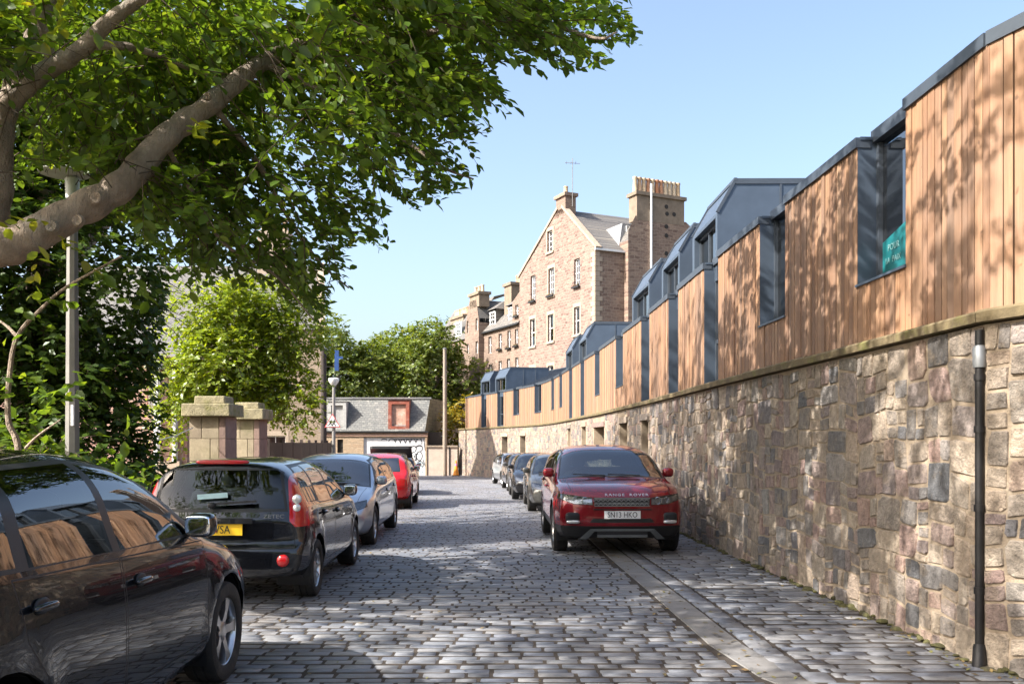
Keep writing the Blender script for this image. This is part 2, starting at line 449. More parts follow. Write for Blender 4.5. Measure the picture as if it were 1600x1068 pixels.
# gutter: long flat stones and a row of square setts beside them
gut_o = empty('gutter'); gut_o['kind'] = 'structure'; gut_o['label'] = 'flat stone gutter channel beside the cobbles'
y = 2.0; k = 0; r_ = random.Random(5)
while y < 43:
    L = r_.uniform(.8, 1.25); m = MB(); a, b = y + .008, y + L - .008
    xa0, xa1, xb0, xb1 = wallx(a) + GOFF[0] + .012, wallx(a) + GOFF[1] - .012, wallx(b) + GOFF[0] + .012, wallx(b) + GOFF[1] - .012
    za, zb = gz(a) + .009 + r_.uniform(-.001, .003), gz(b) + .009 + r_.uniform(-.001, .003)
    i = .012
    top = [(xa0 + i, a + i, za), ((xa0 + xa1) / 2, a + i, za - .002), (xa1 - i, a + i, za), (xb1 - i, b - i, zb), ((xb0 + xb1) / 2, b - i, zb - .002), (xb0 + i, b - i, zb)]
    out = [(xa0, a, za - .03), ((xa0 + xa1) / 2, a, za - .03), (xa1, a, za - .03), (xb1, b, zb - .03), ((xb0 + xb1) / 2, b, zb - .03), (xb0, b, zb - .03)]
    m.add(top + out, [(0, 1, 4, 5), (1, 2, 3, 4)] + [(q + 6, (q + 1) % 6 + 6, (q + 1) % 6, q) for q in range(6)])
    m.build('gutter_slab', M['slab'], gut_o); y += L
kr = []; y = 2.0
while y < 43:
    L = r_.uniform(.2, .34); yc = y + L / 2; xc = wallx(yc) + (GOFF[1] + GOFF[2]) / 2
    kr.append((xc, yc, gz(yc) + .008, .19, L - .026, r_.uniform(-.03, .03), r_.uniform(-.02, .02), r_.uniform(-.02, .02))); y += L
place_setts(kr, gut_o, lambda t: 1 / t[1] if 5.8 < t[1] < 30 else 0, 120, 'kerb_sett')
# dry leaves and grit lying on the lane
g = MB(); r_ = random.Random(9)
for k in range(1500):
    Y = 4.5 + 26 * r_.random() ** 1.7
    X = r_.choice((wallx(Y) - .05 - abs(r_.gauss(0, .16)), wallx(Y) - 1.7 + r_.gauss(0, .15), xl(Y) + abs(r_.gauss(0, 1.9)), r_.uniform(xl(Y), wallx(Y))))
    if X > wallx(Y) - .03: continue
    a = r_.uniform(0, 6.28); L = r_.uniform(.012, .035); z = gz(Y) + .008
    d = Vector((math.cos(a), math.sin(a), r_.uniform(-.2, .3))) * L; e = Vector((-math.sin(a), math.cos(a), r_.uniform(-.2, .3))) * L * .5
    c = Vector((X, Y, z + .006)); g.add([c - d, c + e, c + d, c - e + Vector((0, 0, .004))], [(0, 1, 2), (0, 2, 3)], 0, r_.random())
M['litter'] = pmat('dry_leaf', (.2, .13, .05), .9, cols=[(.16, .10, .045), (.24, .17, .06), (.10, .07, .035), (.2, .2, .06)])
tag(g.build('leaf_litter', M['litter']), 'dry fallen leaves scattered along the gutter and wall foot', kind='stuff')

# ------------------------------------------------------------------ rubble wall
M['mortar'] = pmat('lime_mortar', (.335, .265, .19), .95, var=.22, scale=4, bump=.7, bscale=30, stain=((.17, .145, .11), 1.4, .8))
M['stone'] = pmat('rubble_stone', (.3, .25, .2), .9, var=.38, scale=13, bump=1.0, bscale=30, bdist=.035,
                  cols=[(.32, .25, .185), (.25, .21, .17), (.10, .104, .112), (.36, .285, .21), (.30, .20, .165), (.215, .20, .18), (.39, .315, .235), (.30, .245, .19), (.14, .14, .145), (.28, .19, .16), (.25, .235, .215)],
                  stain=((.335, .265, .19), 3.8, .72), stain2=((.19, .165, .135), .8, .35))
M['coping'] = pmat('mossy_coping', (.15, .115, .06), .9, var=.35, scale=5, bump=.5, bscale=30, stain=((.17, .16, .045), 3, .8))
M['void'] = pmat('dark_opening', (.03, .027, .024), .9)
M['moss'] = pmat('moss', (.06, .065, .015), .95, bump=.6, bscale=60)
WALL_TOP = 2.48
# openings: pixel span, bottom and top height
OPEN = [(784, 793, .95, 2.0), (812.5, 821, .95, 2.02), (887, 891.5, 1.5, 2.2), (909, 915.5, 1.5, 2.2), (928, 944, 1.55, 2.13), (968, 980, 1.2, 2.15), (1002, 1013, .9, 2.15)]
OPS = sorted((s_px(b), s_px(a), z0, z1) for a, b, z0, z1 in OPEN)
stone_wall = empty('stone_wall', label='old rubble stone wall along the right side of the lane below the timber houses', cat='wall')
g = MB(); brk = sorted(set(list(np.arange(0, WLEN, .5)) + [SB, WLEN] + [q for o in OPS for q in o[:2]]))
DEP = .34
for a, b in zip(brk, brk[1:]):
    if b - a < 1e-5: continue
    mid = (a + b) / 2; op = next((o for o in OPS if o[0] - 1e-4 < mid < o[1] + 1e-4), None)
    za, zb = gz(wy(a)) - .15, gz(wy(b)) - .15
    def q(d, z0a, z0b, z1): g.face([W3(a, d, z0a), W3(b, d, z0b), W3(b, d, z1), W3(a, d, z1)][::-1])
    if op:
        q(0, za, zb, op[2]); g.face([W3(a, 0, op[3]), W3(b, 0, op[3]), W3(b, 0, WALL_TOP), W3(a, 0, WALL_TOP)][::-1])
        g.face([W3(a, 0, op[2]), W3(b, 0, op[2]), W3(b, -DEP, op[2]), W3(a, -DEP, op[2])]); g.face([W3(a, 0, op[3]), W3(b, 0, op[3]), W3(b, -DEP, op[3]), W3(a, -DEP, op[3])])
        for e in (op[0], op[1]):
            if abs(e - a) < 1e-4 or abs(e - b) < 1e-4: g.face([W3(e, 0, op[2]), W3(e, -DEP, op[2]), W3(e, -DEP, op[3]), W3(e, 0, op[3])])
    else: q(0, za, zb, WALL_TOP)
    g.face([W3(a, 0, WALL_TOP), W3(b, 0, WALL_TOP), W3(b, -.45, WALL_TOP), W3(a, -.45, WALL_TOP)])
    g.face([W3(a, -.45, za), W3(b, -.45, zb), W3(b, -.45, WALL_TOP), W3(a, -.45, WALL_TOP)])
g.build('mortar_bed', M['mortar'], stone_wall)
for i, (a, b, z0, z1) in enumerate(OPS):
    m = MB(); m.face([W3(a, -DEP + .02, z0), W3(b, -DEP + .02, z0), W3(b, -DEP + .02, z1), W3(a, -DEP + .02, z1)][::-1])
    c = (a + b) / 2; m.bar(W3(c, -DEP + .05, z0), W3(c, -DEP + .05, z1), .05, .04); m.bar(W3(a, -DEP + .05, (z0 + z1) / 2), W3(b, -DEP + .05, (z0 + z1) / 2), .05, .04)
    m.build('shutter', M['void'], stone_wall)
    m = MB(); m.bar(W3(a - .1, .012, z1 + .07), W3(b + .1, .012, z1 + .07), .05, .15); m.build('lintel', M['stone'], stone_wall)
stones = []
def split(a, b, z0, z1, r, big):
    w_, h_ = b - a, z1 - z0
    mxw, mxh = (.52, .36)
    if w_ > mxw or h_ > mxh or (w_ * h_ > .035 and r.random() < .5):
        if w_ / h_ > r.uniform(.9, 1.5):
            t = a + w_ * r.uniform(.34, .66); split(a, t, z0, z1, r, big); split(t, b, z0, z1, r, big)
        else:
            t = z0 + h_ * r.uniform(.34, .66); split(a, b, z0, t, r, big); split(a, b, t, z1, r, big)
    else: stones.append((a, b, z0, z1))
r_ = random.Random(3); s = 0.0
while s < WLEN - .3:
    e = min(s + r_.uniform(1.2, 2.6), WLEN)
    if s < SB < e: e = SB
    if WLEN - e < .5: e = WLEN
    z = gz(wy((s + e) / 2)) - .05
    while z < WALL_TOP - .05:
        t = z + r_.uniform(.45, .9)
        if WALL_TOP - t < .3: t = WALL_TOP
        split(s, e, z, t, r_, True); z = t
    s = e
def clip2(P, a, b, c):
    out = []
    for i in range(len(P)):
        p, q = P[i], P[(i + 1) % len(P)]; fp, fq = a * p[0] + b * p[1] + c, a * q[0] + b * q[1] + c
        if fp >= 0: out.append(p)
        if fp * fq < 0: t = fp / (fp - fq); out.append((p[0] + (q[0] - p[0]) * t, p[1] + (q[1] - p[1]) * t))
    return out
good = []
for (a, b, z0, z1) in stones:
    if b - a < .05 or z1 - z0 < .045: continue
    if any(a < o[1] + .02 and b > o[0] - .02 and z0 < o[3] + .16 and z1 > o[2] - .02 for o in OPS): continue
    good.append((a, b, z0, z1))
def sscore(t):
    m_ = (t[0] + t[1]) / 2; Y = wy(m_); zc = (t[2] + t[3]) / 2; a, b = pix((wallx(Y), Y, zc))
    if a > 1605 or b > 1070 or Y < 5.9: return 0
    dx = abs(pix(W3(t[0], 0, zc))[0] - pix(W3(t[1], 0, zc))[0]); dz = (t[3] - t[2]) / Y * F
    return dx * dz
rank = sorted(range(len(good)), key=lambda i: -sscore(good[i])); own = set(i for i in rank[:300] if sscore(good[i]) > 0)
bv = []; bf = []; br = []
# angular rubble: every cell is bent by a slow wave so that no joint runs straight, and its outline is broken
def bend(a, z):
    return (a + .022 * math.sin(2.1 * z + 1.7 * a) + .014 * math.sin(5.3 * z - 2.9 * a + 1) + .007 * math.sin(13 * z + 4 * a),
            z + .022 * math.sin(2.6 * a + 1.3 * z) + .015 * math.sin(6.1 * a + .5) + .007 * math.sin(14 * a - 5 * z))
for i, (a, b, z0, z1) in enumerate(good):
    rr = random.Random(i); mg = rr.uniform(.004, .016); w_, h_ = b - a - 2 * mg, z1 - z0 - 2 * mg
    if w_ < .03 or h_ < .03: continue
    cx_, cz_ = (a + b) / 2, (z0 + z1) / 2; P = []; cut = [rr.choice((0, .06, .10, .14, .2)) for _ in range(4)]
    for k, (sx_, sy_) in enumerate(((-1, -1), (1, -1), (1, 1), (-1, 1))):
        c_ = cut[k]; X_, Z_ = sx_ * w_ / 2, sy_ * h_ / 2
        if c_:
            p1, p2 = (X_ - sx_ * c_ * w_ * rr.uniform(.5, 1), Z_), (X_, Z_ - sy_ * c_ * h_ * rr.uniform(.5, 1)); P += [p2, p1] if sx_ * sy_ < 0 else [p1, p2]
        else: P.append((X_, Z_))
    P.sort(key=lambda p: math.atan2(p[1] / h_, p[0] / w_))
    P = [(x + rr.uniform(-.04, .04) * min(w_, .2), y + rr.uniform(-.04, .04) * min(h_, .2)) for x, y in P]; n = len(P)
    lim = (-1e9, SB - .012) if cx_ < SB else (SB + .012, 1e9); zc = (gz(wy(cx_)) - .06, WALL_TOP - .006)
    def out(x, y, kk):
        q = bend(cx_ + x * kk, cz_ + y * kk); return min(max(q[0], lim[0]), lim[1]), min(max(q[1], zc[0]), zc[1])
    if any(max(out(x, y, 1)[0] for x, y in P) > o[0] - .01 and min(out(x, y, 1)[0] for x, y in P) < o[1] + .01 and max(out(x, y, 1)[1] for x, y in P) > o[2] - .01 and min(out(x, y, 1)[1] for x, y in P) < o[3] + .15 for o in OPS): continue
    d1 = rr.uniform(.001, .009); d2 = d1 + rr.uniform(.003, .012); ti, tj = rr.uniform(-.05, .05), rr.uniform(-.05, .05); geo = []
    for kk, dd in ((1.0, -.012), (.985, d1), (.93, d2)):
        for x, y in P:
            q = out(x, y, kk); geo.append(W3(q[0], dd + ((ti * x + tj * y) if dd >= 0 else 0) + (rr.uniform(-.003, .003) if kk < .95 else 0), q[1]))
    FS = [tuple(reversed((r0 * n + k, r0 * n + (k + 1) % n, r0 * n + n + (k + 1) % n, r0 * n + n + k))) for r0 in (0, 1) for k in range(n)] + [tuple(reversed(range(2 * n, 3 * n)))]
    if i in own:
        me = bpy.data.meshes.new('stone'); me.from_pydata([tuple(p) for p in geo], [], FS); me.materials.append(M['stone'])
        o = bpy.data.objects.new('stone', me); COL.objects.link(o); o.parent = stone_wall
    else:
        b0 = len(bv); bv.extend(tuple(p) for p in geo); q = rr.random()
        for f in FS: bf.append(tuple(b0 + k for k in f)); br.append(q)
me = bpy.data.meshes.new('stones'); me.from_pydata(bv, [], bf); me.materials.append(M['stone'])
a_ = me.attributes.new('rnd', 'FLOAT', 'FACE'); a_.data.foreach_set('value', br)
o = bpy.data.objects.new('stones', me); COL.objects.link(o); o.parent = stone_wall; o['kind'] = 'stuff'
# coping
s = 0.0; r_ = random.Random(4)
while s < WLEN - .01:
    e = min(s + r_.uniform(.9, 1.4), WLEN)
    if s < SB - .01 < e: e = SB
    if WLEN - e < .3: e = WLEN
    m = MB(); n = max(1, int((e - s) / .35)); z0, z1 = WALL_TOP + .002, WALL_TOP + .10 + r_.uniform(-.006, .006); vs = []; fs = []
    for k in range(n + 1):
        q = lerp(s + .003, e - .003, k / n)
        vs += [W3(q, .075, z0 + .012), W3(q, .08, z1 - .02), W3(q, .06, z1), W3(q, -.30, z1), W3(q, -.30, z0)]
    for k in range(n):
        for j in range(5): fs.append((k * 5 + j, k * 5 + (j + 1) % 5, k * 5 + 5 + (j + 1) % 5, k * 5 + 5 + j))
    fs += [(0, 1, 2, 3, 4)[::-1], tuple(n * 5 + j for j in range(5))]
    m.add(vs, fs); m.build('coping_stone', M['coping'], stone_wall); s = e
# drainpipe in the bend
pb = W3(SB + .02, .03, 0); m = MB()
m.tube([(pb.x, pb.y, .14), (pb.x, pb.y, 2.44)], .031, 12)
pipe = m.build('drainpipe', M['iron_black'], stone_wall, smooth='auto')
m = MB(); m.tube([(pb.x - .02, pb.y - .03, gz(6.5) - .01), (pb.x - .005, pb.y - .01, .1), (pb.x, pb.y, .16)], [.05, .047, .042], 12)
for z in (.55, 1.15, 1.72, 2.1): m.lathe([(.039, z - .025), (.039, z + .025)], (pb.x, pb.y, 0), n=12, closed=True)
m.build('pipe_collar', M['iron_black'], pipe, smooth='auto')
m = MB(); m.lathe([(.043, 2.17), (.046, 2.19), (.046, 2.31), (.034, 2.33)], (pb.x, pb.y, 0), n=14, closed=True); m.build('steel_sleeve', M['chrome'] if False else pmat('galvanised', (.25, .26, .265), .5, .5), pipe, smooth='auto')

# moss and soil at the wall foot
g = MB(); r_ = random.Random(31)
for k in range(420):
    s_ = SB * .6 + (r_.random() ** 1.4) * 26; c = W3(s_, r_.uniform(.0, .07), gz(wy(s_)) + r_.uniform(-.01, .03)); q = r_.uniform(.012, .04)
    if any(o[0] < s_ < o[1] for o in OPS): continue
    g.blob(c, (q * r_.uniform(.8, 2), q * r_.uniform(.8, 2), q * r_.uniform(.4, .9)), 2, None, 0, 6, 4)
tag(g.build('moss', pmat('wall_foot_moss', (.07, .065, .022), .95, var=.4, scale=9, stain=((.06, .05, .035), 3, .8))), 'moss and soil gathered along the foot of the stone wall', kind='stuff')
# ------------------------------------------------------------------ timber clad houses on the wall
def woodmat():
    m, n, l, b = newmat('larch_board')
    pr = piece_random(n, l); rp = ramp(n, [(.30, .168, .094), (.38, .225, .132), (.215, .123, .076), (.43, .27, .17), (.28, .155, .09), (.25, .158, .106), (.40, .225, .125)]); l.new(pr, rp.inputs[0])
    mp = n.new('ShaderNodeMapping'); mp.inputs['Scale'].default_value = (30, 30, 1.6); l.new(posn(n), mp.inputs[0])
    o = n.new('ShaderNodeObjectInfo'); va = n.new('ShaderNodeVectorMath'); va.operation = 'ADD'; l.new(mp.outputs[0], va.inputs[0])
    mu = n.new('ShaderNodeMath'); mu.operation = 'MULTIPLY'; mu.inputs[1].default_value = 40; l.new(o.outputs['Random'], mu.inputs[0]); l.new(mu.outputs[0], va.inputs[1])
    f = noise(n, l, 1.0, 6, .65, va.outputs[0]); fr = mrange(n, l, f, .3, .7)
    c = mixc(n, l, rp.outputs[0], mixc(n, l, (.72, .68, .62), (1.18, 1.15, 1.1), fr), 1.0, 'MULTIPLY')
    k = noise(n, l, 9.0, 2, .5, posn(n)); kn = mrange(n, l, k, .70, .76, 0, .75); c = mixc(n, l, c, (.10, .05, .025), kn)
    wz = noise(n, l, .9, 5, .7, posn(n)); c = mixc(n, l, c, (.22, .16, .125), mrange(n, l, wz, .42, .72, 0, .55))
    l.new(c, b.inputs['Base Color']); b.inputs['Roughness'].default_value = .72
    bn = n.new('ShaderNodeBump'); bn.inputs['Strength'].default_value = .25; bn.inputs['Distance'].default_value = .01; l.new(f, bn.inputs['Height']); l.new(bn.outputs[0], b.inputs['Normal'])
    return m
M['wood'] = woodmat()
M['wood_back'] = pmat('board_backing', (.03, .022, .016), .9)
M['curtain'] = pmat('pale_curtain', (.55, .55, .52), .8)
BD = -.045                                              # board face, behind the stone face
ZB, ZT, SILL = WALL_TOP + .10, 4.52, 3.17
bb = MB(); bb.box((0, 0, 0), (1, 1, 1)); _t = bb.build('board', M['wood']); BOARD = _t.data; bpy.data.objects.remove(_t)
def board(parent, s, wd, z0, z1, dep=0.0, rnd=None):
    o = bpy.data.objects.new('board', BOARD); COL.objects.link(o); o.parent = parent
    t = wt(s); p = W3(s, BD - .015 + dep, (z0 + z1) / 2)
    o.matrix_local = basis(Vector((t.x, t.y, 0)), Vector((-t.y, t.x, 0)), Vector((0, 0, 1)), p) @ Matrix.Diagonal((wd, .03, z1 - z0, 1))
def ribbon(m, a, b, d0, z0, d1, z1, step=.5, mi=0):
    n = max(1, int((b - a) / step)); 
    for k in range(n):
        q, r = lerp(a, b, k / n), lerp(a, b, (k + 1) / n)
        m.face([W3(q, d0, z0), W3(r, d0, z0), W3(r, d1, z1), W3(q, d1, z1)], mi)
def wbar(m, a, b, d, z, wd, th, mi=0):                  # bar along the wall line, wd across, th high
    n = max(1, int((b - a) / .6))
    for k in range(n): 
        q, r = lerp(a, b, k / n), lerp(a, b, (k + 1) / n)
        m.bar(W3(q, d, z), W3(r, d, z), wd, th, mi)
def dormer(parent, s0, s1, zt=5.95, setb=.22, back=2.6):
    dm = MB(); z0 = 4.3; zk = 5.42; d0 = -setb
    P = lambda s, d, z: W3(s, d, z)
    w0, w1 = s0 + .12, s1 - .16                          # window opening in the front
    zb_, zt_ = 4.62, 5.36
    def fq(a, b, c, e): dm.face([P(a, d0, c), P(b, d0, c), P(b, d0, e), P(a, d0, e)][::-1])
    fq(s0, w0, z0, zk); fq(w1, s1, z0, zk); fq(w0, w1, z0, zb_); fq(w0, w1, zt_, zk)
    for q in (w0, w1): dm.face([P(q, d0, zb_), P(q, d0 - .16, zb_), P(q, d0 - .16, zt_), P(q, d0, zt_)])
    dm.face([P(w0, d0, zt_), P(w1, d0, zt_), P(w1, d0 - .16, zt_), P(w0, d0 - .16, zt_)]); dm.face([P(w0, d0, zb_), P(w1, d0, zb_), P(w1, d0 - .16, zb_), P(w0, d0 - .16, zb_)])
    dm.face([P(s0, d0, zk), P(s1, d0, zk), P(s1, d0 - .3, zt), P(s0, d0 - .3, zt)][::-1])
    dm.face([P(s0, d0 - .3, zt), P(s1, d0 - .3, zt), P(s1, d0 - back, zt + .02), P(s0, d0 - back, zt + .02)][::-1])
    for q in (s0, s1): dm.face([P(q, d0, z0), P(q, d0, zk), P(q, d0 - .3, zt), P(q, d0 - back, zt + .02), P(q, d0 - back, z0)])
    o = dm.build('dormer', M['zinc'], parent)
    t = MB()                                             # seams and edge trims
    for q in (s0, s1):
        t.bar(P(q, d0 - .3, zt - .02), P(q, d0 - back, zt), .035, .09); t.bar(P(q, d0 + .004, zk), P(q, d0 - .3 + .004, zt), .035, .05)
        e = .018 if q == s0 else .018
        for dd in (.75, 1.5): t.bar(P(q, d0 - .3 - dd, z0), P(q, d0 - .3 - dd, zt - .06), .03, .03)
    t.bar(P(s0 - .02, d0 - .3, zt + .01), P(s1 + .02, d0 - .3, zt + .01), .05, .05)
    t.build('seam', M['zinc_dark'], o)
    wn_ = MB()
    for q in (w0 + .03, w1 - .03, (w0 * .45 + w1 * .55)): wn_.bar(P(q, d0 - .12, zb_), P(q, d0 - .12, zt_), .055, .05)
    for z in (zb_ + .03, zt_ - .03): wn_.bar(P(w0, d0 - .12, z), P(w1, d0 - .12, z), .05, .055)
    wn_.build('window_frame', M['zinc_dark'], o)
    gl = MB(); gl.face([P(w0, d0 - .13, zb_), P(w1, d0 - .13, zb_), P(w1, d0 - .13, zt_), P(w0, d0 - .13, zt_)][::-1]); gl.build('pane', M['pane'], o)
    rm = MB(); rm.face([P(w0 - .1, d0 - 1.3, z0), P(w1 + .1, d0 - 1.3, z0), P(w1 + .1, d0 - 1.3, zt), P(w0 - .1, d0 - 1.3, zt)][::-1]); rm.build('room', M['room'], o)
    return o
def timber_house(label, s0, s1, notches, dormers, roof=True, rooflights=()):
    H = empty('timber_house', label=label, cat='house', group='timber houses on top of the stone wall')
    ns = sorted((s_px(b), s_px(a), z) for a, b, z in notches)
    # boards
    edges = [s0] + [q for n_ in ns for q in n_[:2]] + [s1]
    r = random.Random(int(s0 * 100)); back = MB(); cap = MB()
    def run(a, b, z0, z1):
        n = max(1, round((b - a) / .102)); p = (b - a) / n; cuts = [a + p * (k + (r.uniform(-.14, .14) if 0 < k < n else 0)) for k in range(n + 1)]
        for q0, q1 in zip(cuts, cuts[1:]): board(H, (q0 + q1) / 2, q1 - q0 - .013, z0, z1, r.uniform(-.006, .006))
        ribbon(back, a, b, BD - .036, z0, BD - .036, z1)
    for a, b in zip(edges[0::2], edges[1::2]):
        if b - a > .05:
            run(a, b, ZB, ZT)
            cap = MB(); wbar(cap, a - .01, b + .01, BD - .05, ZT + .05, .15, .10); cap.build('parapet_cap', M['zinc_dark'], H)
    back.build('backing', M['wood_back'], H)
    for (a, b, z0) in ns:
        full = z0 is None; zs = ZB if full else z0
        if not full: run(a, b, ZB, zs - .02)
        rv = MB()
        for q in (a, b): rv.face([W3(q, BD, zs), W3(q, -.30, zs), W3(q, -.30, ZT + .09), W3(q, BD, ZT + .09)])
        rv.bar(W3(b, BD - .02, ZT + .09), W3(b, -.30, ZT + .09), .04, .03)
        rv.face([W3(a, BD + .012, zs + .004), W3(b, BD + .012, zs + .004), W3(b, -.30, zs + .03), W3(a, -.30, zs + .03)])
        rv.bar(W3(a - .02, BD + .006, zs - .008), W3(b + .02, BD + .006, zs - .008), .03, .024)
        rv.build('reveal', M['zinc'], H)
        fr = MB(); dg = -.26
        for q in (a + .03, b - .03): fr.bar(W3(q, dg, zs), W3(q, dg, ZT + .04), .06, .06)
        fr.bar(W3(a, dg, zs + .06), W3(b, dg, zs + .06), .05, .06)
        if full: fr.bar(W3(a, dg, 3.3), W3(b, dg, 3.3), .05, .06)
        fr.bar(W3(a - .03, -.27, ZT + .11), W3(b + .03, -.27, ZT + .11), .16, .12)      # blind box along the top
        wo = fr.build('window', M['zinc_dark'], H)
        pn = MB(); pn.face([W3(a, dg - .01, zs), W3(b, dg - .01, zs), W3(b, dg - .01, ZT + .1), W3(a, dg - .01, ZT + .1)][::-1]); pn.build('pane', M['pane'], wo)
        cu = MB(); L = (b - a); n = 10
        for k in range(n):                               # a folded curtain at the near side
            q0, q1 = a + L * .02 + L * .3 * k / n, a + L * .02 + L * .3 * (k + 1) / n
            cu.face([W3(q0, -.36 - .03 * (k % 2), zs), W3(q1, -.36 - .03 * ((k + 1) % 2), zs), W3(q1, -.36 - .03 * ((k + 1) % 2), ZT), W3(q0, -.36 - .03 * (k % 2), ZT)])
        cu.build('curtain', M['curtain'], wo)
    # roof, back wall, partition
    rf = MB(); n = max(2, int((s1 - s0) / .45)); DR, ZR = -4.6, 6.15
    for k in range(n):
        q, t = lerp(s0, s1, k / n), lerp(s0, s1, (k + 1) / n)
        rf.face([W3(q, -.34, ZT + .03), W3(t, -.34, ZT + .03), W3(t, DR, ZR), W3(q, DR, ZR)][::-1])
        rf.face([W3(q, DR, ZR), W3(t, DR, ZR), W3(t, -8.5, ZT), W3(q, -8.5, ZT)][::-1])
        rf.face([W3(q, -8.5, 0), W3(t, -8.5, 0), W3(t, -8.5, ZT), W3(q, -8.5, ZT)])
        rf.face([W3(q, -.3, ZB - .03), W3(t, -.3, ZB - .03), W3(t, -8.5, ZB - .03), W3(q, -8.5, ZB - .03)])
    for q in (s0 + .01, s1 - .01):
        rf.face([W3(q, -.34, ZB), W3(q, -8.5, ZB), W3(q, -8.5, ZT), W3(q, DR, ZR), W3(q, -.34, ZT + .03)])
    ro = rf.build('roof', M['zinc'], H)
    se = MB()
    for k in range(n + 1):
        q = lerp(s0 + .02, s1 - .02, k / n); se.bar(W3(q, -.30, ZT + .05), W3(q, DR, ZR + .015), .025, .04)
    wbar(se, s0, s1, DR, ZR + .02, .18, .05); se.build('seam', M['zinc_dark'], ro)
    for (a, b, f0, f1) in rooflights:
        L_ = MB(); q0, q1 = s_px(b), s_px(a)
        P = lambda q, f, up: W3(q, lerp(-.34, DR, f), lerp(ZT + .03, ZR, f) + up)
        for q in (q0, q1): L_.bar(P(q, f0, .06), P(q, f1, .06), .06, .09)
        for f in (f0, f1): L_.bar(P(q0, f, .06), P(q1, f, .06), .06, .09)
        ob = L_.build('rooflight', M['zinc_dark'], ro); gl = MB(); gl.face([P(q0, f0, .07), P(q1, f0, .07), P(q1, f1, .07), P(q0, f1, .07)][::-1]); gl.build('pane', M['pane'], ob)
    pt = MB(); ribbon(pt, s0, s1, -2.4, ZB, -2.4, 5.3); pt.build('room', M['room'], H)
    for a, b in dormers: dormer(H, a, b)
    return H
def sY(Y): return float(np.interp(Y, WYn[36:], WSn[36:]))
timber_house('nearest timber house at the right edge of the photo with two recessed windows', 0.0, s_px(1117.5), [(1333, 1407, SILL), (1182, 1221, SILL)], [])
timber_house('timber house with the largest grey zinc dormer, next to the nearest house', s_px(1117.5), s_px(1055.5), [(1096, 1117.4, None)], [(sY(14.75), sY(16.6))])
timber_house('timber house with the middle of the three stepped zinc dormers', s_px(1055.5), s_px(1011.7), [(1041, 1055.4, None)], [(sY(17.75), sY(19.6))])
timber_house('timber house with the farthest of the three stepped dormers and two sill windows', s_px(1011.7), s_px(911), [(999, 1011.6, None), (960, 971, SILL), (927.5, 934.5, SILL)], [(sY(21.1), sY(23.4))])
timber_house('timber house under the wide pale zinc dormer below the tenement corner', s_px(911), s_px(892), [(905, 910.9, None)], [(sY(32.1), sY(34.0))])
timber_house('timber house with a sloping seamed roof and long rooflights', s_px(892), s_px(785.5), [(887.5, 891.9, None), (872.5, 876.6, SILL), (860, 864, SILL), (833.8, 844.5, SILL), (801, 810, SILL)], [(sY(35.9), sY(37.9))],
             rooflights=[(838, 846, .12, .8), (862, 868, .15, .85), (816, 822, .1, .55)])
timber_house('timber house with a dark zinc dormer near the far end', s_px(785.5), s_px(759), [(775.7, 785.4, None)], [(sY(51.0), sY(52.8))])
timber_house('end timber house farthest along the lane beside the yellow bush', s_px(759), s_px(726.5), [(751, 758.9, None)], [(sY(53.7), sY(55.4))])
# the poster in the nearest window
sa, sb = s_px(1407), s_px(1333); pm = MB(); d = -.245
a, b = sb - .60, sb - .12
pm.face([W3(a, d, 3.2), W3(b, d, 3.2), W3(b, d, 3.56), W3(a, d, 3.66)][::-1]); pm.face([W3(a, d + .004, 3.2), W3(b, d + .004, 3.2), W3(b, d + .004, 3.56), W3(a, d + .004, 3.66)])
po = pm.build('poster', pmat('teal_print', (.008, .14, .155), .5, var=.2)); tag(po, 'teal poster with pale lettering standing inside the nearest house window', 'poster')
t = wt((a + b) / 2); Mx = basis(Vector((-t.x, -t.y, 0)), Vector((0, 0, 1)), Vector((-t.y, t.x, 0)), W3((a + b) / 2, d + .01, 3.48))
pl = pmat('pale_lettering', (.2, .38, .38), .6)
text_mesh('POUR', .09, pl, po, Mx); Mx2 = Mx.copy(); Mx2.translation = W3((a + b) / 2, d + .01, 3.36); text_mesh('LA', .08, pl, po, Mx2 @ Matrix.Translation((-.12, 0, 0))); text_mesh('PAIX', .08, pl, po, Mx2 @ Matrix.Translation((.06, 0, 0)))
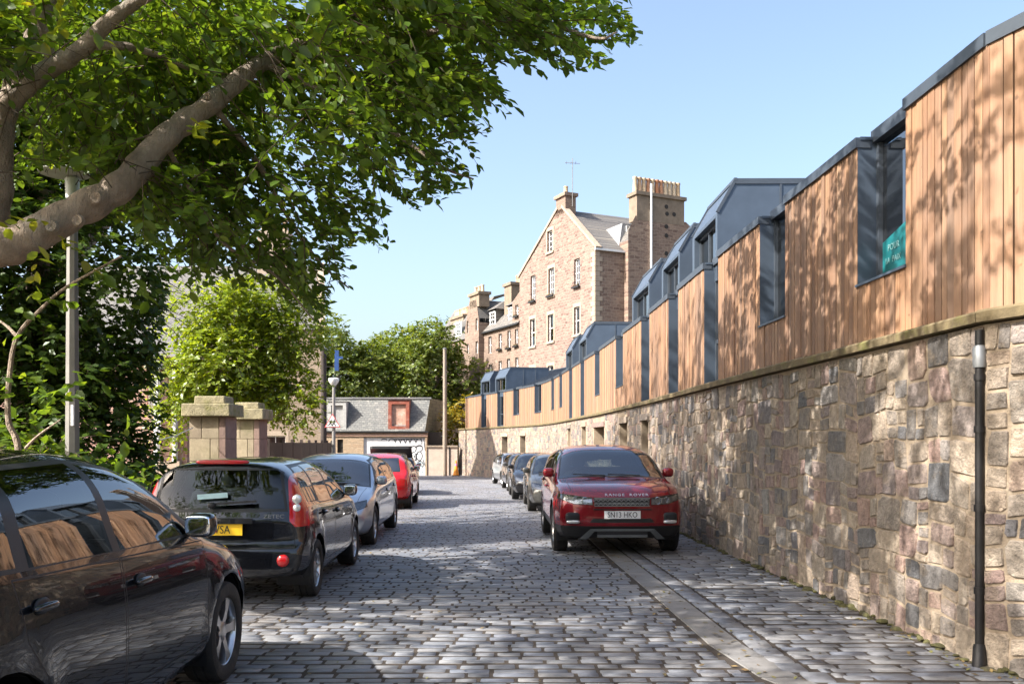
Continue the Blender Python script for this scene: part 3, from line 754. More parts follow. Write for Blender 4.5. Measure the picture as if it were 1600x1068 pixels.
# ------------------------------------------------------------------ masonry and buildings
def mason(name, u, cols, mortar, bw=.55, bh=.27, rough=.9, bump=.6, msize=.02, stain=None):
    m, n, l, b = newmat(name)
    dt = n.new('ShaderNodeVectorMath'); dt.operation = 'DOT_PRODUCT'; l.new(posn(n), dt.inputs[0]); dt.inputs[1].default_value = (u[0], u[1], 0)
    sp = n.new('ShaderNodeSeparateXYZ'); l.new(posn(n), sp.inputs[0])
    cb = n.new('ShaderNodeCombineXYZ'); l.new(dt.outputs['Value'], cb.inputs[0]); l.new(sp.outputs[2], cb.inputs[1])
    dn = n.new('ShaderNodeTexNoise'); dn.inputs['Scale'].default_value = 1.6; dn.inputs['Detail'].default_value = 3; l.new(cb.outputs[0], dn.inputs['Vector'])
    ds = n.new('ShaderNodeVectorMath'); ds.operation = 'SCALE'; ds.inputs['Scale'].default_value = .34; l.new(dn.outputs['Color'], ds.inputs[0])
    ad = n.new('ShaderNodeVectorMath'); ad.operation = 'ADD'; l.new(cb.outputs[0], ad.inputs[0]); l.new(ds.outputs[0], ad.inputs[1])
    br = n.new('ShaderNodeTexBrick'); l.new(ad.outputs[0], br.inputs['Vector'])
    br.inputs['Scale'].default_value = 1.0; br.inputs['Brick Width'].default_value = bw; br.inputs['Row Height'].default_value = bh
    br.inputs['Mortar Size'].default_value = msize; br.inputs['Mortar Smooth'].default_value = .3
    br.inputs['Color1'].default_value = (0, 0, 0, 1); br.inputs['Color2'].default_value = (1, 1, 1, 1); br.inputs['Mortar'].default_value = (.5, .5, .5, 1)
    rp = ramp(n, cols); l.new(br.outputs['Color'], rp.inputs[0])
    pn = noise(n, l, 1.1, 6, .7, cb.outputs[0]); pn2 = noise(n, l, 7.0, 4, .7, cb.outputs[0])
    c = mixc(n, l, rp.outputs[0], cols[len(cols) // 2], mrange(n, l, pn, .4, .65, 0, .45))
    c = mixc(n, l, c, mixc(n, l, (.5,) * 3, (1.42,) * 3, pn2), 1.0, 'MULTIPLY')
    c = mixc(n, l, c, mortar, br.outputs['Fac'])
    if stain:
        sf = noise(n, l, stain[1], 6, .7, cb.outputs[0]); c = mixc(n, l, c, stain[0], mrange(n, l, sf, .5, .7, 0, stain[2]))
    l.new(c, b.inputs['Base Color']); b.inputs['Roughness'].default_value = rough
    bn = n.new('ShaderNodeBump'); bn.inputs['Strength'].default_value = bump; bn.inputs['Distance'].default_value = .03
    h = n.new('ShaderNodeMath'); h.operation = 'SUBTRACT'; l.new(pn2, h.inputs[0]); l.new(br.outputs['Fac'], h.inputs[1]); l.new(h.outputs[0], bn.inputs['Height']); l.new(bn.outputs[0], b.inputs['Normal'])
    return m
PINK = [(.10, .06, .05), (.235, .158, .127), (.15, .096, .08), (.28, .196, .157), (.20, .13, .106), (.11, .065, .054)]
TAN = [(.15, .10, .078), (.23, .165, .127), (.185, .13, .10), (.265, .195, .15)]
M['frame_white'] = pmat('white_sash', (.72, .72, .70), .5, var=.05)
M['dress'] = pmat('dressed_sandstone', (.33, .265, .20), .9, var=.15, scale=3, bump=.3, bscale=20)
M['lead'] = pmat('lead_grey', (.2, .2, .2), .6)
M['stack'] = pmat('chimney_render', (.21, .165, .12), .95, var=.25, scale=2, bump=.3, bscale=15)
M['pot'] = pmat('chimney_pot', (.42, .28, .17), .8, cols=[(.45, .33, .2), (.5, .42, .3), (.36, .16, .08), (.42, .3, .2)])
M['bloom'] = pmat('window_box_plants', (.09, .10, .03), .9, cols=[(.05, .07, .02), (.12, .05, .03), (.06, .07, .03)])
def slatemat(name, u, cols, bw=.22, bh=.16):
    return mason(name, u, cols, (.05, .05, .05), bw, bh, .7, .5, .008)
def clip_poly(P, a, b, c):
    out = []
    for i in range(len(P)):
        p, q = P[i], P[(i + 1) % len(P)]; fp, fq = a * p[0] + b * p[1] + c, a * q[0] + b * q[1] + c
        if fp >= 0: out.append(p)
        if fp * fq < 0:
            t = fp / (fp - fq); out.append((p[0] + (q[0] - p[0]) * t, p[1] + (q[1] - p[1]) * t))
    return out
class Face:
    """a facade plane: O plan origin, u plan direction (left to right seen from outside)"""
    def __init__(s, O, u): s.O = Vector(O); s.u = Vector(u).normalized(); s.n = Vector((s.u.y, -s.u.x))
    def p(s, a, z, d=0.0): q = s.O + s.u * a + s.n * d; return Vector((q.x, q.y, z))
    def px(s, x, y):
        k = (x - CX) / F; a = (k * s.O.y - s.O.x) / (s.u.x - k * s.u.y); Y = s.O.y + s.u.y * a
        return a, CH - (y - HY) / F * Y
    def rect(s, x0, x1, yt, yb):
        a0, _ = s.px(x0, yt); a1, _ = s.px(x1, yt); _, zt = s.px((x0 + x1) / 2, yt); _, zb = s.px((x0 + x1) / 2, yb)
        return (a0, zb, a1 - a0, zt - zb)
def facade(m, fc, poly, wins, depth=.2):
    """adds the wall polygon with window openings (and their reveals) to MB m"""
    A = sorted(set([p[0] for p in poly] + [q for w_ in wins for q in (w_[0], w_[0] + w_[2])]))
    Z = sorted(set([p[1] for p in poly] + [q for w_ in wins for q in (w_[1], w_[1] + w_[3])]))
    cx = sum(p[0] for p in poly) / len(poly); cz = sum(p[1] for p in poly) / len(poly)
    E = []
    for i in range(len(poly)):
        (x0, y0), (x1, y1) = poly[i], poly[(i + 1) % len(poly)]; a, b = y0 - y1, x1 - x0; c = -(a * x0 + b * y0)
        if a * cx + b * cz + c < 0: a, b, c = -a, -b, -c
        E.append((a, b, c))
    for a0, a1 in zip(A, A[1:]):
        for z0, z1 in zip(Z, Z[1:]):
            mx, mz = (a0 + a1) / 2, (z0 + z1) / 2
            if any(w_[0] < mx < w_[0] + w_[2] and w_[1] < mz < w_[1] + w_[3] for w_ in wins): continue
            P = [(a0, z0), (a1, z0), (a1, z1), (a0, z1)]
            for e in E:
                P = clip_poly(P, *e)
                if len(P) < 3: break
            if len(P) >= 3: m.face([fc.p(*q) for q in P])
    for (a, z, w_, h) in wins:
        for q in ((a, z, a, z + h), (a + w_, z, a + w_, z + h), (a, z, a + w_, z), (a, z + h, a + w_, z + h)):
            m.face([fc.p(q[0], q[1]), fc.p(q[2], q[3]), fc.p(q[2], q[3], -depth), fc.p(q[0], q[1], -depth)])
def window(parent, fc, w_, depth=.16, bars=(1, 1), frame=None, dress=None, box=False, blind=0.0, fw=.06):
    a, z, ww, h = w_; frame = frame or M['frame_white']; m = MB()
    for q in (a + fw / 2, a + ww - fw / 2): m.bar(fc.p(q, z, -depth), fc.p(q, z + h, -depth), fw, fw)
    for q in (z + fw / 2, z + h - fw / 2, z + h * .5): m.bar(fc.p(a, q, -depth + .01), fc.p(a + ww, q, -depth + .01), fw, fw)
    for k in range(bars[0]):
        q = a + ww * (k + 1) / (bars[0] + 1); m.bar(fc.p(q, z, -depth), fc.p(q, z + h, -depth), .03, .03)
    for k in range(bars[1]):
        for hh in (0, .5): q = z + h * (hh + .5 * (k + 1) / (bars[1] + 1)); m.bar(fc.p(a, q, -depth), fc.p(a + ww, q, -depth), .03, .03)
    o = m.build('window', frame, parent)
    g = MB(); g.face([fc.p(a, z, -depth - .01), fc.p(a + ww, z, -depth - .01), fc.p(a + ww, z + h, -depth - .01), fc.p(a, z + h, -depth - .01)]); g.build('pane', M['pane'], o)
    r = MB(); r.face([fc.p(a - .1, z - .1, -depth - .5), fc.p(a + ww + .1, z - .1, -depth - .5), fc.p(a + ww + .1, z + h + .1, -depth - .5), fc.p(a - .1, z + h + .1, -depth - .5)]); r.build('room', M['room'], o)
    if blind: 
        b = MB(); b.face([fc.p(a, z + h * (1 - blind), -depth - .06), fc.p(a + ww, z + h * (1 - blind), -depth - .06), fc.p(a + ww, z + h, -depth - .06), fc.p(a, z + h, -depth - .06)]); b.build('blind', M['curtain'], o)
    if dress:
        d = MB(); t = .16
        d.bar(fc.p(a - t, z - .08, .01), fc.p(a + ww + t, z - .08, .01), .16, .15, up=(0, 0, 1)); d.bar(fc.p(a - t, z + h + .12, -.02), fc.p(a + ww + t, z + h + .12, -.02), .07, .24)
        for q in (a - t / 2 - .002, a + ww + t / 2 + .002): d.bar(fc.p(q, z, -.02), fc.p(q, z + h, -.02), t, .07, up=(fc.n.x, fc.n.y, 0))
        d.build('surround', dress, o)
    if box:
        b = MB(); b.bar(fc.p(a - .1, z - .02, .12), fc.p(a + ww + .1, z - .02, .12), .14, .11); b.build('window_box', M['dark'], o)
        b = MB(); r_ = random.Random(int(a * 77))
        for k in range(14): b.blob(fc.p(a + ww * r_.random(), z + .04 + .08 * r_.random(), .09 + .07 * r_.random()), (.05, .05, .06), 2, None, 0, 6, 4)
        for k in range(len(b.f)): b.r[k] = (k // 24 * .37) % 1
        b.build('window_plants', M['bloom'], o)
    return o
def chimney(parent, fc, a0, a1, zb, zt, d0, d1, pots, mat=None, ph=.8):
    m = MB(); 
    def bx(A0, A1, Z0, Z1, D0, D1):
        P = [fc.p(A0, Z0, D0), fc.p(A1, Z0, D0), fc.p(A1, Z0, D1), fc.p(A0, Z0, D1)]; Q = [Vector((p.x, p.y, Z1)) for p in P]
        m.add(P + Q, [(0, 1, 2, 3), (4, 5, 6, 7), (0, 1, 5, 4), (1, 2, 6, 5), (2, 3, 7, 6), (3, 0, 4, 7)])
    bx(a0, a1, zb, zt, d0, d1); bx(a0 - .12, a1 + .12, zt, zt + .22, d0 + .12, d1 - .12)
    o = m.build('chimney', mat or M['stack'], parent)
    for k in range(pots):
        c = fc.p(lerp(a0, a1, (k + .5) / pots), zt + .2, (d0 + d1) / 2); q = MB()
        q.lathe([(.17, 0), (.15, ph * .1), (.13, ph * .85), (.16, ph * .9), (.15, ph)], c, n=10, closed=True); q.build('chimney_pot', M['pot'], o, smooth='auto')
    return o
def quad_part(name, pts, mat, parent, th=None):
    m = MB(); m.face(pts); return m.build(name, mat, parent)

# ---- tall sandstone tenement with the gable
GF = Face((.56, 65.7), (4.64, -9.75)); GL = 10.8; ze = 13.8
M['pink'] = mason('pink_rubble_gable', GF.u, PINK, (.29, .22, .175), .38, .19, stain=((.25, .172, .138), .8, .35))
sd = Vector((-GF.n.x, -GF.n.y))                          # away from the gable
M['shade_rubble'] = mason('brown_rubble_side', sd, [(.14, .09, .07), (.26, .18, .135), (.19, .13, .10), (.31, .225, .165)], (.28, .21, .155), .42, .2)
M['slate_ten'] = slatemat('tenement_slates', GF.u, [(.10, .095, .088), (.16, .15, .135), (.125, .115, .105), (.2, .18, .15)])
ten = empty('tenement', label='tall pink sandstone tenement with a pointed gable and a chimney at its apex', cat='building', group='stone tenements behind the houses')
W1 = [GF.rect(855.2, 863.6, 360, 393)] 
W2 = [GF.rect(829, 836.6, 430, 471), GF.rect(857, 865.8, 418.7, 462), GF.rect(897, 906, 404, 448)]
W3_ = [GF.rect(828, 836, 498, 540.6), GF.rect(856, 865, 491, 533), GF.rect(897, 906, 479, 522)]
W4 = [(w_[0], w_[1] - 3.5, w_[2], w_[3]) for w_ in W3_]
ap = GF.px(875, 327); m = MB()
facade(m, GF, [(0, -.8), (GL, -.8), (GL, ze), (ap[0] + .5, ap[1]), (ap[0] - .5, ap[1]), (0, ze)], W1 + W2 + W3_ + W4); m.build('wall', M['pink'], ten)
for w_ in W1: window(ten, GF, w_, bars=(1, 1), dress=M['dress'])
for k, w_ in enumerate(W2): window(ten, GF, w_, bars=(2, 1), dress=M['dress'] if k == 1 else None, box=True)
for w_ in W3_ + W4: window(ten, GF, w_, bars=(0, 0), dress=M['dress'], blind=.35)
SF = Face(GF.p(GL, 0).to_2d(), sd); m = MB()
facade(m, SF, [(0, -.8), (3.2, -.8), (3.2, ze), (0, ze)], []); m.build('wall', M['shade_rubble'], ten)
m = MB()                                                 # corner stones
for k in range(46):
    z = -.5 + k * .31; L = .5 if k % 2 else .3
    m.bar(GF.p(GL - L, z, .012), GF.p(GL + .012, z, .012), .06, .295); m.bar(SF.p(-.012, z, .012), SF.p(.8 - L, z, .012), .06, .295)
m.build('quoins', M['dress'], ten)
m = MB(); rp = GF.p(ap[0], ap[1]); rb = rp + Vector((sd.x, sd.y, 0)) * 14
eR, eL = GF.p(GL + .15, ze - .05, .05), GF.p(-.15, ze - .05, .05); d14 = Vector((sd.x, sd.y, 0)) * 14
m.face([eR, eR + d14, rb, rp]); m.face([eL, rp, rb, eL + d14]); m.build('roof', M['slate_ten'], ten)
m = MB(); m.bar(GF.p(GL + .2, ze, -.12), GF.p(ap[0] + .3, ap[1] + .15, -.12), .4, .16); m.bar(GF.p(-.2, ze, -.12), GF.p(ap[0] - .3, ap[1] + .15, -.12), .4, .16); m.build('skew', M['dress'], ten)
m = MB(); m.bar(SF.p(-.1, ze - .08, .12), SF.p(3.2, ze - .08, .12), .14, .12); pg = SF.p(3.05, 0, .12); m.tube([(pg.x, pg.y, ze - .1), (pg.x, pg.y, 3)], .07, 8); m.build('gutter_pipe', M['frame_white'], ten)
chimney(ten, GF, ap[0] - .55, ap[0] + .75, ap[1] - .4, ap[1] + .75, 0, -.8, 1, M['shade_rubble'], .6)
m = MB(); c = GF.p(ap[0] + 1.0, ap[1], -.4); m.tube([c, c + Vector((0, 0, 3.2))], .025, 5); m.tube([c + Vector((-.5, 0, 2.9)), c + Vector((.5, .2, 2.9))], .02, 5)
for q in (-.4, -.1, .2): m.tube([c + Vector((q, -.3, 2.9)), c + Vector((q, .3, 2.9))], .015, 4)
m.build('aerial', M['lead'], ten)
# attic dormer on the right slope, white cheeks
dm = MB(); P0 = SF.p(2.0, 13.9, -.5); P1 = SF.p(3.25, 13.9, -.5); P2 = SF.p(3.25, 15.7, -.5); P3 = SF.p(2.3, 15.7, -.5); Q2 = SF.p(3.25, 15.7, -2.6); Q3 = SF.p(2.3, 15.7, -2.6); Q0 = SF.p(2.0, 13.9, -.55); Q1 = SF.p(3.25, 14, -2.6)
dm.face([P0, P1, P2, P3]); dm.face([P0, P3, Q3]); dm.face([P3, P2, Q2, Q3]); dmo = dm.build('dormer', pmat('pale_lead', (.24, .25, .26), .6), ten)
window(ten, Face(SF.p(2.55, 0, -.47).to_2d(), sd), (0, 14.6, .5, .95), depth=-.03, bars=(1, 1))
# ---- rear block with the broad chimney
B2 = empty('tenement', label='brown rubble tenement end wall with a broad chimney stack carrying many pots', cat='building', group='stone tenements behind the houses')
BF = Face(SF.p(2.1, 0, .5).to_2d(), sd); bl = 7.2
zsk = BF.px(987, 350)[1]; m = MB(); c0 = BF.px(995, 300); c1 = BF.px(1069, 311)
facade(m, BF, [(0, -.8), (bl + 2.5, -.8), (bl + 2.5, c0[1] - 5.2), (c1[0] + .15, c0[1] - 1.5), (c0[0] - .1, c0[1] - 1.5), (0, c0[1] - 2.5)], []); m.build('wall', M['shade_rubble'], B2)
chimney(B2, BF, c0[0], c1[0], c0[1] - 1.75, c0[1] - .15, .01, -.9, 11, ph=1.05)
m = MB(); q0 = BF.p(0, c0[1] - 3.1); q1 = BF.p(c0[0], c0[1] - 2.0); q2 = BF.p(bl + 2.5, c0[1] - 5.2); q3 = BF.p(c1[0], c0[1] - 2.0); bk = Vector((-BF.n.x, -BF.n.y, 0)) * 12
m.face([q0, q1, q1 + bk, q0 + bk]); m.face([q3, q2, q2 + bk, q3 + bk]); m.face([q1, q3, q3 + bk, q1 + bk]); m.build('roof', M['slate_ten'], B2)
m = MB(); facade(m, Face(BF.p(0, 0).to_2d() + Vector((-BF.n.x, -BF.n.y)) * 12, (BF.n.x, BF.n.y)), [(0, -.8), (12, -.8), (12, c0[1] - 3.1), (0, c0[1] - 3.1)], []); m.build('wall', M['shade_rubble'], B2)
m = MB(); pg = BF.px(1016, 400)[0]; c = BF.p(pg, 0, .12); m.tube([(c.x, c.y, c0[1] + .6), (c.x, c.y, 11.2), (c.x + .12, c.y - .02, 10.8), (c.x - .05, c.y, 10.3), (c.x - .05, c.y, 2)], .075, 8); m.build('drainpipe', M['frame_white'], B2)
m = MB()
for (x, y) in ((1041, 323), (1042, 334), (1053, 335), (1041, 354), (1041, 368), (1041, 396)):
    a, z = BF.px(x, y); cc = BF.p(a, z, .0); m = MB(); m.lathe([(.14, 0), (.14, .03)], cc, Matrix(((BF.u.x, 0, BF.n.x), (BF.u.y, 0, BF.n.y), (0, 1, 0))), 10, closed=True); m.build('vent_hole', M['void'], B2)
# ---- row of tenements running back to the left
RF = Face((.56, 65.7), GF.u); row = empty('tenement', label='long sandstone tenement row with slate attic and white dormers left of the gable', cat='building', group='stone tenements behind the houses')
aL, zE = RF.px(747.5, 522); zE = 10.45
wins = [RF.rect(*q) for q in ((752, 756.7, 529, 550.5), (763, 768, 525.5, 551.7), (779, 784, 521, 546), (792.7, 798, 516, 544), (804.5, 809.8, 513.5, 540.5),
        (752.5, 757, 575, 592), (763.6, 768, 569, 592), (779, 784, 563.5, 588), (792, 797, 560, 587), (805, 810, 558, 585))]
M['tan_row'] = mason('tan_rubble_row', RF.u, TAN, (.25, .19, .145), .45, .21, stain=((.17, .12, .09), .6, .4))
m = MB(); facade(m, RF, [(aL, -.8), (0, -.8), (0, zE), (aL, zE)], wins); m.build('wall', M['tan_row'], row)
for k, w_ in enumerate(wins): window(row, RF, w_, bars=(1, 0), box=(k in (2, 3, 4)), blind=.0 if k < 5 else .9)
b_ = lambda a, z, d: RF.p(a, z, d)
m = MB(); m.face([b_(aL, zE, .15), b_(0, zE, .15), b_(0, 12.0, -1.2), b_(aL, 12.0, -1.2)]); m.face([b_(aL, 12, -1.2), b_(0, 12, -1.2), b_(0, 14.6, -5), b_(aL, 14.6, -5)]); m.build('roof', M['slate_ten'], row)
m = MB(); m.bar(b_(aL, zE - .06, .16), b_(0, zE - .06, .16), .16, .12); m.build('eaves_gutter', M['dark'], row)
for (x0, x1, yt, yb) in ((766, 774.5, 487, 512), (795, 801.5, 480, 503)):
    fcd = Face(RF.p(0, 0, -.35).to_2d(), RF.u); w_ = fcd.rect(x0, x1, yt, yb); a, z, ww, h = w_; m = MB()
    a -= .12; ww += .24; h += .15
    m.face([fcd.p(a, z, -.0), fcd.p(a, z + h, 0), fcd.p(a, z + h, -3), fcd.p(a, z, -3)]); m.face([fcd.p(a + ww, z, 0), fcd.p(a + ww, z + h, 0), fcd.p(a + ww, z + h, -3), fcd.p(a + ww, z, -3)])
    m.face([fcd.p(a - .2, z + h, .2), fcd.p(a + ww + .2, z + h, .2), fcd.p(a + ww / 2 + .3, z + h + .75, -.9), fcd.p(a + ww / 2 - .3, z + h + .75, -.9)]); m.face([fcd.p(a + ww + .2, z + h, .2), fcd.p(a + ww + .2, z + h, -3), fcd.p(a + ww / 2 + .3, z + h + .75, -3), fcd.p(a + ww / 2 + .3, z + h + .75, -.9)])
    m.face([fcd.p(a - .2, z + h, .2), fcd.p(a - .2, z + h, -3), fcd.p(a + ww / 2 - .3, z + h + .75, -3), fcd.p(a + ww / 2 - .3, z + h + .75, -.9)])
    do = m.build('dormer', M['slate_ten'], row); window(row, Face(fcd.p(0, 0, .05).to_2d(), RF.u), (a + .12, z, ww - .24, h - .15), depth=.03, bars=(1, 1), fw=.1)
w_ = RF.rect(805, 810, 476, 494); m = MB(); facade(m, RF, [(w_[0] - .5, zE), (0, zE), (0, w_[1] + w_[3] + .9), (w_[0] - .5, w_[1] + w_[3] + .3)], [w_]); m.build('wall_dormer', M['tan_row'], row); window(row, RF, w_, bars=(1, 1), box=True)
ch0 = RF.px(789, 500)[0]; ch1 = RF.px(799, 500)[0]
RFc = Face(RF.p(0, 0, -.9).to_2d(), RF.u); chimney(row, RFc, RFc.px(788, 460)[0], RFc.px(799, 460)[0], 10, RFc.px(795, 446)[1], 0, -2.2, 5, ph=.8)
# gabled bay farther left
RG = Face(RF.p(0, 0, .45).to_2d(), RF.u); bay = empty('tenement', label='narrow gabled tenement bay with a chimney on its peak, farther along the row', cat='building', group='stone tenements behind the houses')
g0, g1 = RG.px(726.5, 520)[0], RG.px(748, 520)[0]; zs_ = RG.px(748, 497)[1]; zp = RG.px(738, 470)[1]
bw_ = [RG.rect(743, 746.3, 497, 516), RG.rect(743, 746.5, 533, 552), RG.rect(729.3, 732, 501, 520), RG.rect(729.3, 732.3, 537, 552)]
m = MB(); facade(m, RG, [(g0, -.8), (g1, -.8), (g1, zs_), ((g0 + g1) / 2 + .9, zp), ((g0 + g1) / 2 - .5, zp), (g0, zs_ - .6)], bw_)
for q in (g0, g1): m.face([RG.p(q, -.8), RG.p(q, zs_ - .3), RG.p(q, zs_ - .3, -4), RG.p(q, -.8, -4)])
m.build('wall', M['tan_row'], bay)
for w_ in bw_: window(bay, RG, w_, bars=(0, 0))
m = MB(); m.face([RG.p(g1 + .1, zs_), RG.p((g0 + g1) / 2 + .9, zp), RG.p((g0 + g1) / 2 + .9, zp, -7), RG.p(g1 + .1, zs_, -7)]); m.face([RG.p(g0, zs_ - .6), RG.p((g0 + g1) / 2 - .5, zp), RG.p((g0 + g1) / 2 - .5, zp, -7), RG.p(g0, zs_ - .6, -7)]); m.build('roof', M['slate_ten'], bay)
chimney(bay, RG, (g0 + g1) / 2 - .45, (g0 + g1) / 2 + 1.5, zp - .6, RG.px(740, 462)[1], .0, -.9, 3, ph=.6)
far = empty('tenement', label='farthest tenement with a dark wide chimney stack and one white dormer', cat='building', group='stone tenements behind the houses')
f0, f1 = RF.px(676, 530)[0], g0; m = MB(); zf = RF.px(715, 533)[1]
fw_ = [RF.rect(717, 720, 541, 556), RF.rect(708, 711, 545, 560)]
facade(m, RF, [(f0, -.8), (f1, -.8), (f1, zf), (f0, zf)], fw_); m.build('wall', M['tan_row'], far)
for w_ in fw_: window(far, RF, w_, bars=(0, 0))
m = MB(); m.face([RF.p(f0, zf, .15), RF.p(f1, zf, .15), RF.p(f1, zf + 3.6, -2.2), RF.p(f0, zf + 3.6, -2.2)]); m.face([RF.p(f0, zf + 3.6, -2.2), RF.p(f1, zf + 3.6, -2.2), RF.p(f1, zf + 4.4, -5), RF.p(f0, zf + 4.4, -5)]); m.build('roof', M['slate_ten'], far)
fcd = Face(RF.p(0, 0, -.3).to_2d(), RF.u); w_ = fcd.rect(714, 722.5, 503, 526); window(far, fcd, (w_[0], w_[1], w_[2], w_[3]), depth=-.1, bars=(1, 1), fw=.16)
w_ = fcd.rect(683, 689, 515, 530); window(far, fcd, w_, depth=-.1, bars=(1, 1), fw=.2)
RFd = Face(RF.p(0, 0, -1.2).to_2d(), RF.u); chimney(far, RFd, RFd.px(704, 500)[0], RFd.px(724, 500)[0], zf, RF.px(715, 489)[1], 0, -1.0, 9, M['stack'], ph=.7)

# ---- slate mansard house with the painted garage door closing the lane
YH = 58.2; HF = Face((0, YH), (1, 0)); gH = gz(YH)
def hx(x): return (x - CX) / F * YH
def hz(y): return CH - (y - HY) / F * YH
mew = empty('garage_house', label='low stone garage house with slate mansard roof and graffiti covered door', cat='house')
M['mew_stone'] = mason('mews_stone', (1, 0), [(.36, .25, .16), (.44, .33, .22), (.4, .29, .19)], (.42, .33, .23), .6, .3)
M['slate_mew'] = slatemat('grey_green_slates', (1, 0), [(.13, .135, .13), (.2, .2, .185), (.155, .16, .15), (.26, .255, .23)], .24, .15)
M['slate_side'] = slatemat('mossy_slates', (1, 0), [(.15, .15, .10), (.2, .19, .13)], .3, .2)
M['rust_paint'] = pmat('red_oxide_paint', (.25, .068, .04), .7, var=.25, scale=4, stain=((.55, .4, .32), 2.5, .4))
gd = (hx(568), gH - .05, hx(664.5) - hx(568), hz(683) - gH + .05); bwn = (hx(527), hz(707), hx(536) - hx(527), hz(686) - hz(707))
x0, x1 = hx(505), hx(667); ze_ = hz(674); zt_ = hz(621)
m = MB(); facade(m, HF, [(x0, gH - .3), (x1, gH - .3), (x1, ze_), (x0, ze_)], [gd, bwn]); m.face([(x1, YH, gH - .3), (x1, YH + 6, gH - .3), (x1, YH + 6, ze_), (x1, YH, ze_)]); m.build('wall', M['mew_stone'], mew)
m = MB(); m.span((x0, YH - .06, ze_ - .30), (x1 + .05, YH - .003, ze_ - .14)); m.build('string_course', M['rust_paint'] if False else pmat('pink_band', (.42, .27, .2), .9), mew)
m = MB(); m.span((x0, YH - .16, ze_ - .06), (x1 + .1, YH - .01, ze_ + .04)); m.build('eaves_gutter', M['dark'], mew)
xr = hx(670); m = MB(); yr = YH + 1.0
m.face([(x0, YH - .1, ze_), (hx(664), YH - .1, ze_), (hx(670), yr, zt_), (x0, yr, zt_)]); m.build('roof', M['slate_mew'], mew)
m = MB(); m.face([(hx(664), YH - .1, ze_), (hx(688), YH + 5.5, ze_ + .15), (hx(689), YH + 5.5, zt_), (hx(670), yr, zt_)]); m.build('roof_side', M['slate_side'], mew)
m = MB(); m.face([(x0, yr, zt_), (hx(670), yr, zt_), (hx(689), YH + 5.5, zt_ + .12), (x0, YH + 5.5, zt_ + .25)]); m.span((x0, yr - .1, zt_ - .03), (hx(672), yr + .05, zt_ + .07)); m.build('ridge_flashing', M['lead'], mew)
m = MB(); m.span((x1 + .02, YH + .8, gH - .3), (hx(692), YH + 5.5, ze_)); m.build('side_wing', pmat('dark_boards', (.05, .042, .035), .9), mew)
def mdormer(xa, xb, yt, yb, mat, inner, name):
    a, b, zt2, zb2 = hx(xa), hx(xb), hz(yt), hz(yb); y_ = YH - .02
    m = MB(); m.span((a, y_, zb2), (b, y_ + 1.1, zb2 + .28)); fw = .22
    m.span((a, y_, zb2 + .28), (a + fw, y_ + .25, zt2)); m.span((b - fw, y_, zb2 + .28), (b, y_ + .25, zt2)); m.span((a + fw, y_, zt2 - .25), (b - fw, y_ + .25, zt2))
    m.face([(b - .002, y_ + .2, zb2), (b - .002, y_ + 1.2, zb2), (b - .002, y_ + 1.2, zt2), (b - .002, y_ + .2, zt2)]); m.face([(a + .002, y_ + .2, zb2), (a + .002, y_ + 1.2, zb2), (a + .002, y_ + 1.2, zt2), (a + .002, y_ + .2, zt2)])
    m.face([(a - .05, y_ - .05, zt2 + .005), (b + .05, y_ - .05, zt2 + .005), (b + .05, y_ + 1.3, zt2 + .06), (a - .05, y_ + 1.3, zt2 + .06)])
    o = m.build('dormer', mat, mew); o['label'] = name
    p = MB(); p.face([(a + fw, y_ + .14, zb2 + .28), (b - fw, y_ + .14, zb2 + .28), (b - fw, y_ + .14, zt2 - .25), (a + fw, y_ + .14, zt2 - .25)]); p.build('boarded_window', inner, o)
mdormer(606.5, 639.5, 625, 672, M['rust_paint'], pmat('weathered_board', (.5, .3, .22), .8, var=.3, scale=3, stain=((.7, .62, .55), 1.5, .9)), 'rust red boarded dormer')
mdormer(512, 541, 627, 675, pmat('pale_grey_paint', (.42, .42, .40), .6), pmat('grey_board', (.36, .36, .35), .7), 'pale grey boarded dormer')
m = MB(); m.span((bwn[0], YH + .12, bwn[1]), (bwn[0] + bwn[2], YH + .16, bwn[1] + bwn[3])); m.bar((bwn[0], YH + .1, bwn[1] + .4), (bwn[0] + bwn[2], YH + .1, bwn[1] + .4), .05, .05); m.build('window', M['void'], mew)
# garage door, white paint with black graffiti bubbles
M['graf_white'] = pmat('white_door_paint', (.78, .78, .77), .6, var=.08, stain=((.45, .5, .52), 1.4, .4)); M['graf_ink'] = pmat('black_spray_paint', (.03, .03, .035), .6)
M['graf_aqua'] = pmat('aqua_spray_paint', (.42, .6, .6), .6)
dr = MB(); dr.span((gd[0], YH + .1, gd[1]), (gd[0] + gd[2], YH + .16, gd[1] + gd[3])); door = dr.build('garage_door', M['graf_white'], mew)
ink = MB(); yf = YH + .094
def ring(cx, cz, rx, rz, th, a0=0, a1=360, m_=ink, n=18):
    for k in range(n):
        t0, t1 = R(lerp(a0, a1, k / n)), R(lerp(a0, a1, (k + 1) / n))
        P = lambda t, e: (cx + (rx + e) * math.cos(t), yf, cz + (rz + e) * math.sin(t))
        m_.face([P(t0, -th / 2), P(t1, -th / 2), P(t1, th / 2), P(t0, th / 2)])
def gp(x, y): return hx(x), hz(y)
